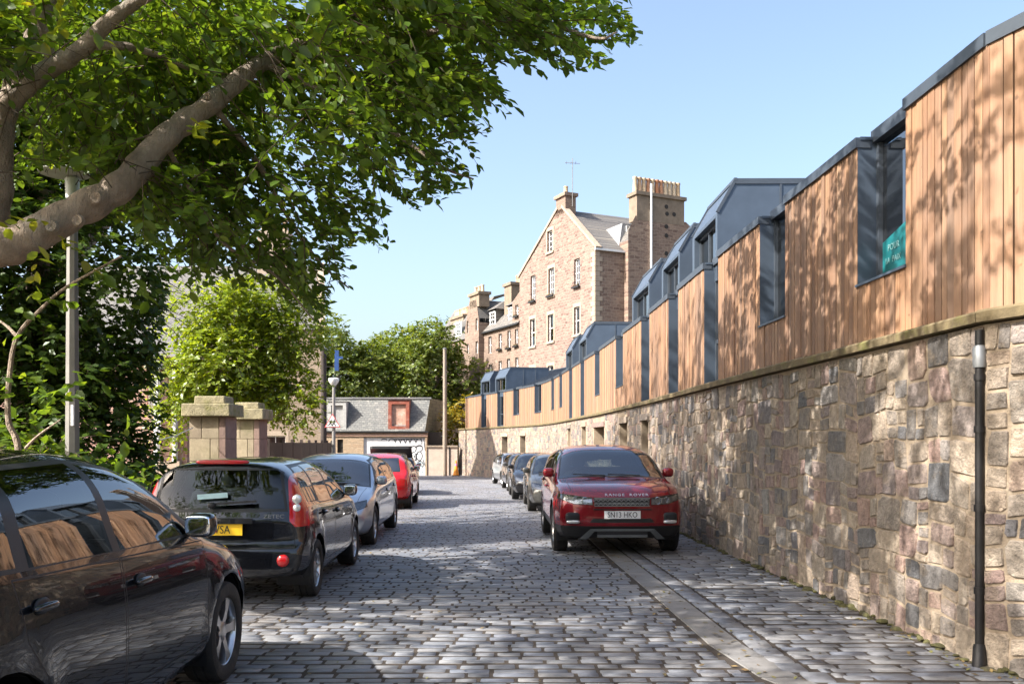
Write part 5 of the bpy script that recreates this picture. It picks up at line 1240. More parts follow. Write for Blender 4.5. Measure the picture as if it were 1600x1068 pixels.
def make_tree(name, label, base, lobes, n, size, leaf, trunk_r, poly=None, group=None, shell=.55, limbs=True, bark='bark', nl=8, tl=(.3, .7), cat='tree', forks=None):
    T = empty(name, base, 0, label, cat, group); o = np.array(T.location); B = []; Dd = []
    vol = sum(r[0] * r[1] * r[2] for _, r in lobes) ; wts = [(r[0] * r[1] * r[2]) ** .7 for _, r in lobes]; s_ = sum(wts)
    for (c, r), w_ in zip(lobes, wts):
        p, d = ell(max(8, int(n * w_ / s_)), c, r, shell); B.append(p); Dd.append(d)
    B = np.concatenate(B); Dd = nrm(np.concatenate(Dd) + rng.normal(0, .55, B.shape)); B = B[B[:, 2] > gz(base[1]) + .1] if False else B
    Lt = rng.uniform(*tl, len(B))
    P, A, N, sz, path = twig_leaves(B, Dd, Lt, nl, size, .3)
    N = N + np.repeat(Dd, nl, 0) * .7
    k = P[:, 2] > gz(base[1]) + .03
    if poly is not None: k &= keep(P, poly)[1]
    leaf_mesh('crown', P[k] - o, A[k], N[k], sz[k], M[leaf], T)
    m = MB(); H = max(c[2] for c, r in lobes) - base[2]; c0 = Vector(lobes[0][0]) - Vector(base)
    limb(m, [(0, 0, -.2), (c0.x * .15, c0.y * .15, H * .25), (c0.x * .5, c0.y * .5, H * .5), (c0.x, c0.y, H * .8)], trunk_r, trunk_r * .35, 9)
    for (c, r) in lobes[1:]:
        e = Vector(c) - Vector(base); s0 = Vector((c0.x * .3, c0.y * .3, min(H * .4, e.z * .7))); limb(m, [s0, s0.lerp(e, .5) + Vector((0, 0, .2)), e], trunk_r * .42, trunk_r * .12, 6)
    m.build('trunk', M[bark], T, smooth='auto')
    twig_mesh('twigs', path[::2] - o, .008, .003, M['twig'], T)
    return T
def lobed(c, r, n, k=.5, seed=0, low=-.5):
    rr = np.random.default_rng(seed); out = [(tuple(c), tuple(np.array(r) * .62))]
    for i in range(n):
        d = nrm(rr.normal(0, 1, 3)); d[2] = max(d[2], low); p = np.array(c) + d * np.array(r) * rr.uniform(.5, .78)
        out.append((tuple(p), tuple(np.array(r) * k * rr.uniform(.6, 1.05))))
    return out
# tall tree behind, shading the wall farther along
CAN2 = [(-60, -900), (600, -900), (560, -60), (540, 120), (500, 200), (420, 300), (330, 380), (262, 420), (250, 440), (-60, 440)]
make_tree('shade_tree', 'tall dark leaved tree behind the street lamp, crown rising out of the picture', (-8.2, 15.5, gz(15)), lobed((-6.6, 15.5, 9.8), (4.6, 6.0, 3.8), 16, .42, 3), 2100, .135, 'leaf_big', .26, CAN2, nl=12)
# ivy clad mass at the left
IVY = [(-900, -900), (262, -900), (262, 430), (250, 520), (258, 600), (268, 690), (280, 740), (250, 800), (-900, 800)]
ivl = [((-6.7, 12.9, 1.6), (1.5, 1.2, 2.2)), ((-6.5, 13.4, 4.3), (1.4, 1.4, 2.4)), ((-8.2, 12.9, 3.5), (1.9, 1.4, 3.6)), ((-6.1, 13.1, .9), (.9, 1.0, 1.2)), ((-9.5, 12.5, 5.0), (2.2, 1.6, 3.2)), ((-7.3, 13.8, 6.6), (1.7, 1.5, 1.8)), ((-10.6, 12.2, 2.4), (2, 1.6, 2.8))]
make_tree('ivy_tree', 'dense dark ivy covered tree filling the left edge behind the street lamp', (-7.4, 13.6, gz(13.6) - .06), ivl, 11500, .12, 'leaf_ivy', .3, IVY, shell=.62, nl=11, tl=(.25, .55))
# leafy shrub and bare sapling below it
shl = [((-5.2, 11.3, .75), (.6, .45, .75)), ((-5.75, 11.2, 1.1), (.7, .45, .9)), ((-6.5, 11.0, 1.0), (.7, .5, 1.0)), ((-4.95, 11.9, .6), (.4, .4, .6))]
make_tree('broadleaf_shrub', 'broad leaved green shrub at the foot of the ivy beside the black car', (-5.7, 11.4, gz(11) - .06), shl, 300, .17, 'leaf_big', .03, [(-900, -900), (270, -900), (300, 640), (330, 700), (290, 760), (-900, 800)], shell=.3, nl=7, tl=(.3, .6), cat='shrub')
sp = empty('sapling', (at(28, 700, 10.2).x, 10.2, gz(10) - .06), 0, 'thin bare stemmed sapling leaning left of the street lamp', 'tree'); o_ = Vector(sp.location); m = MB()
q = [Vector((0, 0, -.1)), Vector((.0, 0, 1.0))] + [at(x, y, 10.2) - o_ for x, y in ((28, 697), (13, 655), (15, 586), (27, 526), (66, 481), (105, 448), (190, 400))]
limb(m, q, .045, .012, 7); limb(m, [at(27, 526, 10.2) - o_, at(5, 505, 10.3) - o_, at(-40, 480, 10.4) - o_], .02, .008, 5); limb(m, [at(40, 700, 10.2) - o_, at(60, 680, 10.1) - o_, at(95, 655, 10.0) - o_], .02, .008, 5); m.build('trunk', M['bark'], sp, smooth='auto')
P, A, N, sz, path = twig_leaves(np.array([at(x, y, 10.1) for x, y in ((20, 480), (60, 470), (10, 530), (95, 455), (5, 590), (60, 600), (140, 600), (30, 620), (160, 640), (200, 640), (50, 660), (110, 580), (190, 410), (150, 420), (220, 380))]), nrm(rng.normal(0, 1, (15, 3)) * np.array([1, 1, .4])), rng.uniform(.4, .7, 15), 11, .15)
leaf_mesh('crown', P - np.array(o_), A, N, sz, M['leaf_big'], sp, True)
# bright young maple by the gate
make_tree('maple_tree', 'bright yellow green young maple growing behind the stone gate piers', (-7.3, 24.6, gz(24) - .06), lobed((-7.45, 24.4, 4.1), (2.35, 1.8, 2.2), 20, .42, 8, -.8) + [((-5.9, 24, 3.0), (.7, .6, .6)), ((-5.6, 23.6, 2.5), (.5, .5, .35)), ((-8.9, 24, 2.4), (.7, .6, .8))], 3600, .13, 'leaf_lime', .11, None, nl=9, tl=(.25, .55))
# trees beyond the end house
for i, (c, r, n_, lab) in enumerate((((-13.2, 68, 6.8), (4.2, 3.2, 4.6), 2100, 'round green tree behind the slate roof, left of the dormers'), ((-6.6, 70, 6.6), (4.6, 3.2, 5.0), 2500, 'broad green tree behind the slate roof near the timber pole'), ((-9.6, 75, 8.2), (3.6, 3, 4.3), 1500, 'tall pale topped tree between the two trees behind the slate roof'), ((-19.5, 66, 6.5), (4.5, 3, 5.5), 1500, 'green tree half hidden behind the left stone building'))):
    make_tree('background_tree', lab, (c[0], c[1], gz(c[1]) - .06), lobed(c, r, 17, .36, 20 + i, -.8), n_, .30, 'leaf_far', .3, None, 'trees behind the garage house', nl=9, tl=(.4, .9))
make_tree('yellow_bush', 'yellowing bush between the timber pole and the end timber house', (-3.55, 60.6, gz(60)), [((-3.5, 60.6, 2.3), (.9, .6, 1.5)), ((-3.1, 60.8, 3.6), (.7, .6, 1.2)), ((-4.0, 60.8, 3.0), (.8, .6, 1.0)), ((-3.3, 60.6, 1.0), (.8, .5, .9))], 420, .2, 'leaf_yellow', .06, None, nl=8, cat='shrub')
# ------------------------------------------------------------------ cars
M['lamp_inner'] = pmat('lamp_reflector', (.35, .36, .38), .3, .8, var=.3, scale=18)
HATCH = dict(L=4.34, W=1.80, H=1.48, R=.32, fa=.88, wb=2.64,
    top=[(0, .60), (.08, .68), (.35, .80), (.75, .895), (1.08, .96), (1.45, 1.19), (1.82, 1.385), (2.15, 1.455), (2.55, 1.48), (3.1, 1.465), (3.6, 1.39), (3.80, 1.33), (4.04, 1.08), (4.15, .99), (4.28, .93), (4.34, .86)],
    belt=[(0, .55), (.08, .62), (.35, .73), (.75, .82), (1.08, .895), (1.4, .945), (2.5, .985), (3.6, 1.03), (3.9, 1.0), (4.15, .93), (4.34, .80)],
    bot=[(0, .26), (.5, .2), (1.3, .19), (3.2, .19), (3.8, .24), (4.34, .34)], wid=[(0, .90), (.4, .965), (.9, 1), (3.3, 1), (3.9, .975), (4.34, .91)], tum=.17,
    bf=[(.15, .14), (.3, .03), (.5, 0), (.64, .04), (.8, .2), (1.0, .3)], br=[(.2, .12), (.35, .03), (.55, 0), (.8, .03), (1.0, .1)], af=.30, ar=.20,
    dlo=[(1.26, .965), (1.95, 1.365), (2.5, 1.425), (3.25, 1.40), (3.78, 1.22), (3.62, 1.025)],
    wins=[[(1.42, .985), (1.98, 1.345), (2.42, 1.40), (2.42, .998)], [(2.50, 1.0), (2.50, 1.405), (3.2, 1.385), (3.27, 1.025)], [(3.36, 1.035), (3.30, 1.372), (3.68, 1.225), (3.57, 1.045)]],
    doors=[[(1.30, .34), (1.28, .93), (2.455, .968), (2.455, .34)], [(2.47, .34), (2.47, .968), (3.42, 1.0), (3.36, .76), (3.05, .34)]],
    ws=[(.84, 1.13), (.70, 1.80)], rw=[(.66, 1.02), (.57, 1.34)], rwu=3.4,
    head=[(.46, .60), (.52, .70), (.90, .765), (.93, .66), (.72, .595)], tail=[(.70, .80), (.68, 1.04), (.80, 1.06), (1.0, .98), (1.0, .80)],
    grille=[(.40, .60), (.44, .70)], intake=[(.62, .26), (.55, .44)], hood=(.12, 1.06), tailgate=None)
MPV = dict(HATCH, L=4.02, W=1.72, H=1.50, R=.305, fa=.80, wb=2.49,
    top=[(0, .62), (.08, .72), (.35, .86), (.7, .95), (.98, 1.02), (1.35, 1.22), (1.75, 1.405), (2.1, 1.475), (2.6, 1.50), (3.3, 1.49), (3.75, 1.455), (3.84, 1.42), (3.93, 1.05), (3.97, .97), (4.02, .88)],
    belt=[(0, .56), (.08, .66), (.35, .78), (.7, .87), (.98, .93), (1.4, .965), (2.5, .99), (3.6, 1.02), (3.85, .99), (4.02, .80)],
    bot=[(0, .26), (.5, .2), (1.2, .19), (3.0, .19), (3.5, .24), (4.02, .30)], wid=[(0, .90), (.4, .965), (.9, 1), (3.2, 1), (3.7, .985), (4.02, .95)],
    br=[(.2, .10), (.35, .0), (.58, .0), (.64, .06), (.9, .05), (1.2, .04), (1.5, .0)], ar=.15, tum=.21,
    dlo=[(1.15, .985), (1.85, 1.385), (2.4, 1.44), (3.45, 1.42), (3.72, 1.20), (3.62, 1.03)],
    wins=[[(1.33, 1.0), (1.88, 1.365), (2.26, 1.412), (2.26, 1.005)], [(2.34, 1.007), (2.34, 1.415), (2.98, 1.41), (3.02, 1.02)], [(3.10, 1.03), (3.06, 1.40), (3.42, 1.39), (3.64, 1.19), (3.56, 1.04)]],
    doors=[[(1.2, .34), (1.18, .95), (2.295, .985), (2.295, .34)], [(2.31, .34), (2.31, .985), (3.06, 1.0), (3.08, .78), (2.8, .34)]],
    ws=[(.82, 1.04), (.66, 1.72)], rw=[(.74, .985), (.66, 1.375)], rwu=3.6,
    tail=[(.80, .86), (.745, 1.41), (.90, 1.41), (1.02, 1.10), (1.02, .80), (.86, .80)], hood=(.12, .96))
SUV = dict(HATCH, L=4.36, W=1.90, H=1.625, R=.365, fa=.89, wb=2.66,
    top=[(0, .86), (.06, .955), (.25, 1.02), (.6, 1.065), (1.12, 1.115), (1.45, 1.31), (1.85, 1.53), (2.2, 1.60), (2.6, 1.625), (3.2, 1.60), (3.8, 1.535), (3.95, 1.50), (4.15, 1.25), (4.25, 1.1), (4.36, .98)],
    belt=[(0, .80), (.06, .90), (.25, .955), (.6, 1.0), (1.12, 1.05), (2.5, 1.13), (3.7, 1.21), (4.1, 1.14), (4.36, .92)],
    bot=[(0, .28), (.5, .24), (1.3, .25), (3.2, .25), (3.8, .28), (4.36, .40)], wid=[(0, .93), (.35, .975), (.9, 1), (3.4, 1), (4.0, .98), (4.36, .92)], tum=.13,
    bf=[(.2, .15), (.34, .06), (.5, .0), (.75, .01), (.88, .04), (1.0, .14), (1.1, .2)], af=.24,
    dlo=[(1.34, 1.105), (2.0, 1.485), (2.6, 1.545), (3.5, 1.51), (3.92, 1.36), (3.8, 1.235)],
    wins=[[(1.52, 1.12), (2.03, 1.465), (2.45, 1.52), (2.45, 1.15)], [(2.53, 1.155), (2.53, 1.525), (3.3, 1.50), (3.36, 1.21)], [(3.44, 1.22), (3.4, 1.495), (3.84, 1.355), (3.74, 1.245)]],
    doors=[[(1.36, .44), (1.34, 1.04), (2.485, 1.11), (2.485, .44)], [(2.50, .44), (2.50, 1.11), (3.42, 1.16), (3.40, .86), (3.1, .44)]],
    ws=[(.86, 1.18), (.76, 1.86)], rw=[(.66, 1.2), (.58, 1.48)], rwu=3.8,
    head=[(.44, .755), (.45, .865), (.93, .915), (.965, .845), (.72, .765)], tail=[(.70, .95), (.68, 1.12), (1.0, 1.12), (1.0, .95)],
    grille=[(.415, .735), (.435, .865)], intake=[(.50, .505), (.44, .565)], hood=(.10, 1.10))
def scaled(sp, L=None, W=None, H=None, R_=None):
    s = dict(sp); kl = (L or sp['L']) / sp['L']; kh = (H or sp['H']) / sp['H']
    for k in ('top', 'belt', 'bot'): s[k] = [(u * kl, z * kh) for u, z in sp[k]]
    s['wid'] = [(u * kl, z) for u, z in sp['wid']]
    s['dlo'] = [(u * kl, z * kh) for u, z in sp['dlo']]; s['wins'] = [[(u * kl, z * kh) for u, z in q] for q in sp['wins']]; s['doors'] = [[(u * kl, z * kh) for u, z in q] for q in sp['doors']]
    s['bf'] = [(z * kh, d) for z, d in sp['bf']]; s['br'] = [(z * kh, d) for z, d in sp['br']]
    s['ws'] = [(x, u * kl) for x, u in sp['ws']]; s['rw'] = [(x, z * kh) for x, z in sp['rw']]; s['rwu'] = sp['rwu'] * kl; s['hood'] = tuple(u * kl for u in sp['hood'])
    for k in ('head', 'tail', 'grille', 'intake'): s[k] = [(x, z * kh) for x, z in sp[k]]
    s['L'], s['H'] = sp['L'] * kl, sp['H'] * kh; s['W'] = W or sp['W']; s['fa'] = sp['fa'] * kl; s['wb'] = sp['wb'] * kl; s['R'] = R_ or sp['R']
    return s
def car_shell(sp):
    Ln, hw = sp['L'], sp['W'] / 2; top, belt, bot, wid = (pchip(sp[k]) for k in ('top', 'belt', 'bot', 'wid')); bf, br = pchip(sp['bf']), pchip(sp['br'])
    us = [0, .015, .04, .08]; us += list(np.linspace(.13, Ln - .13, 84)) + [Ln - .08, Ln - .04, Ln - .015, Ln]
    bm = bmesh.new(); rings = []; ra = [sp['fa'], sp['fa'] + sp['wb']]
    def warp(x, z, u):
        y = Ln / 2 - u; e = min(1, abs(x) / hw)
        if u < .85: s = (1 - u / .85) ** 2; y -= s * (sp['af'] * e ** 3.2 + bf(z))
        v = Ln - u
        if v < .75: s = (1 - v / .75) ** 2; y += s * (sp['ar'] * e ** 3.2 + br(z))
        return y
    def section(u):
        w_ = wid(u) * hw; zb, zl, zt = bot(u), belt(u), top(u); zl = min(zl, zt - .012); h = zt - zl; P = []
        P += [(0, zb), (.5 * w_, zb), (.82 * w_, zb + .005), (.93 * w_, zb + .035), (.97 * w_, zb + .10)]
        for t in (.12, .28, .44, .60, .74, .86, .94):
            z = lerp(zb + .10, zl, t); k = .972 + .028 * math.sin(math.pi * min(1, t * .9 + .08)) - .02 * max(0, t - .7) / .3
            x = k * w_
            for q in ra:                                 # flared arches
                rr = math.hypot(u - q, z - sp['R']); f = max(0, 1 - abs(rr - sp['R'] - .085) / .07); x += .016 * f * f * (3 - 2 * f)
            P.append((x, z))
        P.append((.945 * w_, zl - .004)); a = .928 * w_; n = 2.6 + 2.0 * min(1, h / .3); cr = .035 * min(1, h / .3)
        for k in range(13):
            th = R(4 + 86 * (k / 12) ** .92) if k < 12 else R(90); cx_, sz_ = max(0.0, math.cos(th)) ** (2 / n), math.sin(th) ** (2 / n)
            z = zl + (h - cr) * sz_ + cr * (1 - cx_ * cx_); x = a * cx_ * (1 - sp['tum'] * (z - zl) / .5 * min(1, h / .12))
            P.append((x if k < 12 else 0, z))
        return P
    def ring(P, u):
        K = len(P); full = P + [(-x, z) for x, z in P[K - 2:0:-1]]
        return [bm.verts.new((x, warp(x, z, u), z)) for x, z in full]
    for u in us: rings.append(ring(section(u), u))
    def skin(a, b):
        n = len(a)
        for i in range(n): bm.faces.new((a[i], a[(i + 1) % n], b[(i + 1) % n], b[i]))
    for a, b in zip(rings, rings[1:]): skin(a, b)
    for u, first in ((0, True), (Ln, False)):
        P = section(u); cz = (P[0][1] + P[-1][1]) / 2; prev = rings[0] if first else rings[-1]
        for k in (.92, .8, .65, .48, .3, .14):
            cur = ring([(x * k, cz + (z - cz) * k) for x, z in P], u); skin(*((cur, prev) if first else (prev, cur))); prev = cur
        c = bm.verts.new((0, warp(0, cz, u), cz)); n = len(prev)
        for i in range(n): bm.faces.new((prev[(i + 1) % n], prev[i], c) if first else (prev[i], prev[(i + 1) % n], c))
    bmesh.ops.recalc_face_normals(bm, faces=bm.faces[:]); bm.normal_update(); return bm
def car(name, label, sp, paint, loc, rz, wheels='five', glass='glass_car', plate=None, group='cars parked along the lane', detail=True, lower=None, rear_detail=None, front_detail=None, open_boot=False, cat='car', steer=0.0, rimmat=None, rglass=None):
    Ln, hw, Rw = sp['L'], sp['W'] / 2, sp['R']; bm = car_shell(sp); lay = bm.faces.layers.int.new('part'); parts = {0: ('body', paint, None)}
    C = empty(name, loc, rz, label, cat, group)
    Y = lambda u: Ln / 2 - u
    def new(nm, mat, parent=None): k = max(parts) + 1; parts[k] = (nm, mat, parent); return k
    def carve(poly, ax, cond, pid, over=(0,)):
        """cut a convex polygon (in the plane of axes ax) into the shell; the faces inside get part id pid"""
        i, j = ax; xs_ = [p[0] for p in poly]; ys_ = [p[1] for p in poly]; cx_, cy_ = sum(xs_) / len(xs_), sum(ys_) / len(ys_); cand = []
        for f in bm.faces:
            if f[lay] not in over: continue
            a = [v.co[i] for v in f.verts]; b = [v.co[j] for v in f.verts]
            if max(a) < min(xs_) or min(a) > max(xs_) or max(b) < min(ys_) or min(b) > max(ys_): continue
            if cond(f.normal, f.calc_center_median()): cand.append(f)
        for q in range(len(poly)):
            (x0, y0), (x1, y1) = poly[q], poly[(q + 1) % len(poly)]; nx, ny = y0 - y1, x1 - x0
            if nx * (cx_ - x0) + ny * (cy_ - y0) < 0: nx, ny = -nx, -ny
            co = [0, 0, 0]; no = [0, 0, 0]; co[i], co[j] = x0, y0; no[i], no[j] = nx, ny
            if not cand: return []
            ge = list({v for f in cand for v in f.verts}) + list({e for f in cand for e in f.edges}) + cand
            res = bmesh.ops.bisect_plane(bm, geom=ge, dist=1e-5, plane_co=co, plane_no=no)
            fs = [g_ for g_ in res['geom'] if isinstance(g_, bmesh.types.BMFace) and g_.is_valid]; cand = []
            for f in fs:
                c = f.calc_center_median()
                if (c[i] - x0) * nx + (c[j] - y0) * ny > 0: cand.append(f)
        for f in cand: f[lay] = pid
        return cand
    def inset(poly, d):
        cx_ = sum(p[0] for p in poly) / len(poly); cy_ = sum(p[1] for p in poly) / len(poly); n = len(poly); L_ = []
        for q in range(n):
            (x0, y0), (x1, y1) = poly[q], poly[(q + 1) % n]; nx, ny = y0 - y1, x1 - x0; l_ = math.hypot(nx, ny); nx /= l_; ny /= l_
            if nx * (cx_ - x0) + ny * (cy_ - y0) < 0: nx, ny = -nx, -ny
            L_.append((nx, ny, nx * x0 + ny * y0 + d))
        out = []
        for q in range(n):
            a, b = L_[q - 1], L_[q]; det = a[0] * b[1] - a[1] * b[0]
            out.append(((a[2] * b[1] - a[1] * b[2]) / det, (a[0] * b[2] - a[2] * b[0]) / det))
        return out
    gap = new('panel_gap', M['ink']); trim = new('trim', M['dark'])
    sides = ((1, lambda n, c: n.x > .18 and c.x > 0), (-1, lambda n, c: n.x < -.18 and c.x < 0))
    # wheel arches
    for sx, cond in sides:
        for ua in (sp['fa'], sp['fa'] + sp['wb']):
            poly = [(Y(ua) + (Rw + .05) * math.cos(R(a)), Rw + .01 + (Rw + .05) * math.sin(R(a))) for a in range(0, 360, 15)]
            fs = carve(poly, (1, 2), lambda n, c: (c.x > .3 * hw if sx > 0 else c.x < -.3 * hw) and c.z < 2 * Rw + .2, -1); bmesh.ops.delete(bm, geom=fs, context='FACES')
    # glazing
    for sx, cond in sides:
        carve([(Y(u), z) for u, z in sp['dlo']], (1, 2), cond, trim)
        for w_ in sp['wins']: carve([(Y(u), z) for u, z in w_], (1, 2), cond, new('window', M[glass] if w_ is sp['wins'][0] else M['glass_car'] if glass == 'glass_car' else M['glass_dark']), (trim,))
        if detail:
            for d in sp['doors']:
                P_ = [(Y(u), z) for u, z in d]; carve(P_, (1, 2), cond, gap); carve(inset(P_, .008), (1, 2), cond, new('door', paint), (gap,))
    (x0, u0), (x1, u1) = sp['ws']; tz = lambda n, c: n.z > .2 and c.z > sp['H'] * .55
    carve([(-x0 * hw - .03, Y(u0 - .05)), (x0 * hw + .03, Y(u0 - .05)), (x1 * hw + .03, Y(u1 + .04)), (-x1 * hw - .03, Y(u1 + .04))], (0, 1), tz, trim)
    carve([(-x0 * hw, Y(u0)), (x0 * hw, Y(u0)), (x1 * hw, Y(u1)), (-x1 * hw, Y(u1))], (0, 1), tz, new('windscreen', M['glass_car']), (trim,))
    (x0, z0), (x1, z1) = sp['rw']; rc = lambda n, c: n.y < -.2 and c.y < Y(sp['rwu'])
    carve([(-x0 * hw - .03, z0 - .03), (x0 * hw + .03, z0 - .03), (x1 * hw + .03, z1 + .02), (-x1 * hw - .03, z1 + .02)], (0, 2), rc, trim)
    carve([(-x0 * hw, z0), (x0 * hw, z0), (x1 * hw, z1), (-x1 * hw, z1)], (0, 2), rc, new('rear_window', M[rglass or glass]), (trim,))
    if lower:                                            # dark lower cladding
        carve([(-9, -1), (9, -1), (9, lower), (-9, lower)], (1, 2), lambda n, c: True, trim, (0,) + tuple(k for k, p in parts.items() if p[0] == 'door'))
    fc = lambda n, c: n.y > .12 and c.y > Y(.95)
    lamps = []
    for sx in (1, -1):
        P_ = [(sx * x * hw, z) for x, z in sp['head']]; carve(P_, (0, 2), fc, trim); fs = carve(inset(P_, .008), (0, 2), fc, new('headlight', M['lamp_glass']), (trim,)); lamps.append((sx, [(f.calc_center_median().copy(), f.normal.copy(), [v.co.copy() for v in f.verts]) for f in fs]))
        P_ = [(sx * x * hw, z) for x, z in sp['tail']]; carve(P_, (0, 2), lambda n, c: (n.y < -.05 or abs(n.x) > .3) and c.y < Y(Ln - .55), new('tail_light', M['red_lens']), (0, trim))
    (x0, z0), (x1, z1) = sp['grille']; P_ = [(-x0 * hw, z0), (x0 * hw, z0), (x1 * hw, z1), (-x1 * hw, z1)]; carve(P_, (0, 2), fc, new('grille', M['dark']))
    (x0, z0), (x1, z1) = sp['intake']; P_ = [(-x0 * hw, z0), (x0 * hw, z0), (x1 * hw, z1), (-x1 * hw, z1)]; carve(P_, (0, 2), fc, new('lower_intake', M['dark']))
    if detail:                                           # bonnet shut lines and tailgate line
        for sx in (1, -1):
            u0, u1 = sp['hood']; carve([(sx * .80 * hw, Y(u1)), (sx * .808 * hw, Y(u1)), (sx * .758 * hw, Y(u0 + .1)), (sx * .75 * hw, Y(u0 + .1))], (0, 1), lambda n, c: n.z > .3, gap)
        z_ = sp['rw'][0][1] * .60; carve([(-.86 * hw, z_), (.86 * hw, z_), (.86 * hw, z_ + .009), (-.86 * hw, z_ + .009)], (0, 2), rc, gap)
        for sx in (1, -1): carve([(sx * .858 * hw, z_), (sx * .866 * hw, z_), (sx * .80 * hw, sp['rw'][1][1]), (sx * .79 * hw, sp['rw'][1][1])], (0, 2), rc, gap)
    bm.normal_update()
    # split the shell into parts, keeping its smooth normals
    made = {}
    for pid, (nm, mat, par) in parts.items():
        fs = [f for f in bm.faces if f[lay] == pid]
        if not fs: continue
        idx = {}; vs = []; nr = []; ff = []
        for f in fs:
            t = []
            for v in f.verts:
                if v not in idx: idx[v] = len(vs); vs.append(v.co[:]); nr.append(v.normal[:])
                t.append(idx[v])
            ff.append(t)
        me = bpy.data.meshes.new(nm); me.from_pydata(vs, [], ff); me.materials.append(mat); me.polygons.foreach_set('use_smooth', [True] * len(ff)); me.update()
        me.normals_split_custom_set_from_vertices(nr)
        o = bpy.data.objects.new(nm, me); COL.objects.link(o); o.parent = C
        if nm == 'panel_gap': o['kind'] = 'stuff'
        made.setdefault(nm, []).append(o)
    # inner liner so that painted metal is not seen from inside
    ln = MB(); keepids = {k for k, p in parts.items() if p[0] in ('body', 'door', 'trim')}
    for f in bm.faces:
        if f[lay] in keepids and f.calc_center_median().z > sp['R'] * 1.2: ln.face([v.co - v.normal * .018 for v in f.verts][::-1])
    ln.build('lining', M['interior'], C)
    # cabin
    cb = MB(); zf = .28; zr = sp['belt'][6][1] if len(sp['belt']) > 6 else .98; bel = pchip(sp['belt'])(2.3)
    cb.span((-hw * .9, Y(Ln - .35), zf - .03), (hw * .9, Y(sp['ws'][0][1] - .1), zf))
    fl = cb.build('floor_pan', M['interior'], C); cb = MB()
    ud = sp['ws'][0][1] + .25; cb.blob((0, Y(ud), bel - .12), (hw * .86, .32, .16), 4, None, 0, 18, 8); cb.build('dashboard', M['interior'], C, smooth=True)
    for sx in (1, -1):
        for us_ in (sp['ws'][1][1] + .35, sp['ws'][1][1] + 1.2):
            cb = MB(); x = sx * hw * .42; cb.blob((x, Y(us_ - .22), .48), (.25, .27, .1), 3.5, None, 0, 14, 8); cb.blob((x, Y(us_ + .1), .80), (.24, .10, .36), 3.2, Matrix.Rotation(R(12), 3, 'X'), 0, 14, 8); cb.blob((x, Y(us_ + .19), bel + .22), (.125, .055, .10), 3, None, 0, 12, 8); cb.build('seat', M['interior'], C, smooth=True)
    cb = MB(); Mt = Matrix.Rotation(R(65), 3, 'X'); xs_ = hw * .42
    cb.tube([Vector((xs_, Y(ud + .32), bel - .02)) + Mt @ Vector((.18 * math.cos(a), .18 * math.sin(a), 0)) for a in np.linspace(0, 2 * math.pi, 21)], .016, 6); cb.bar((xs_ - .17, Y(ud + .32), bel - .02), (xs_ + .17, Y(ud + .32), bel - .02), .05, .03); cb.build('steering_wheel', M['dark'], C, smooth=True)
    cb = MB(); cb.blob((0, Y(sp['ws'][1][1] - .06), pchip(sp['top'])(sp['ws'][1][1]) - .12), (.12, .02, .035), 3); cb.build('rear_view_mirror', M['dark'], C, smooth=True)
    # headlamp reflectors behind the lens
    for (sx, fl_) in lamps:
        rm = MB()
        for c, n, vs in fl_: rm.face([v - n * .03 for v in vs])
        if fl_:
            hp = [pp for pp in made.get('headlight', []) if pp.data.vertices[0].co.x * sx > 0]; par = hp[0] if hp else C
            rm.build('reflector', M['lamp_inner'], par); cs = [c for c, n, v in fl_]; xin = min(abs(c.x) for c in cs); xo = max(abs(c.x) for c in cs)
            for t, rr in ((.22, .055), (.5, .04)):
                xx = lerp(xin, xo, t); cc = min(cs, key=lambda c: abs(abs(c.x) - xx)); zz = sum(c.z for c in cs if abs(abs(c.x) - xx) < .1) / max(1, len([1 for c in cs if abs(abs(c.x) - xx) < .1]))
                q = MB(); q.lathe([(rr, 0), (rr * .93, .012), (rr * .8, -.02), (rr * .5, -.03), (.001, -.032)], (cc.x, cc.y - .018, zz), Matrix(((1, 0, 0), (0, 0, 1), (0, -1, 0))), 16); q.build('lamp_bowl', M['chrome'], par, smooth=True)
    # wheels
    rim = rimmat or M['alloy']
    for sx in (1, -1):
        for k, ua in enumerate((sp['fa'], sp['fa'] + sp['wb'])):
            we = empty('wheel', (sx * (hw - .115), Y(ua), Rw), 0, parent=C); we.rotation_euler = (0, 0, (steer if k == 0 else 0))
            Mx = Matrix(((0, 0, sx), (0, 1, 0), (1, 0, 0)))
            t = MB(); r = Rw; rr = .69 * r
            t.lathe([(rr * .97, -.09), (rr, -.10), (rr * 1.08, -.108), (r * .88, -.112), (r * .955, -.104), (r * .99, -.085), (r, -.06), (r, -.035), (r * .982, -.033), (r * .982, -.025), (r, -.023), (r, .023), (r * .982, .025), (r * .982, .033), (r, .035), (r, .06), (r * .99, .085), (r * .955, .104), (r * .88, .112), (rr * 1.08, .108), (rr, .10), (rr * .97, .09)], (0, 0, 0), Mx, 36)
            t.build('tyre', M['rubber'], we, smooth='auto')
            t = MB(); t.lathe([(rr * .99, -.09), (rr * .93, -.06), (rr * .90, .05), (rr * .95, .085), (rr * 1.02, .101), (rr * 1.03, .095), (rr * .97, .088)], (0, 0, 0), Mx, 36)
            t.lathe([(.075, .02), (.075, .066), (.055, .078), (.03, .08), (.001, .08)], (0, 0, 0), Mx, 16)
            n = {'five': 5, 'ten': 10, 'seven': 7, 'multi': 14}[wheels]; wa, wb_ = {'five': (.062, .10), 'ten': (.026, .030), 'seven': (.045, .055), 'multi': (.020, .022)}[wheels]
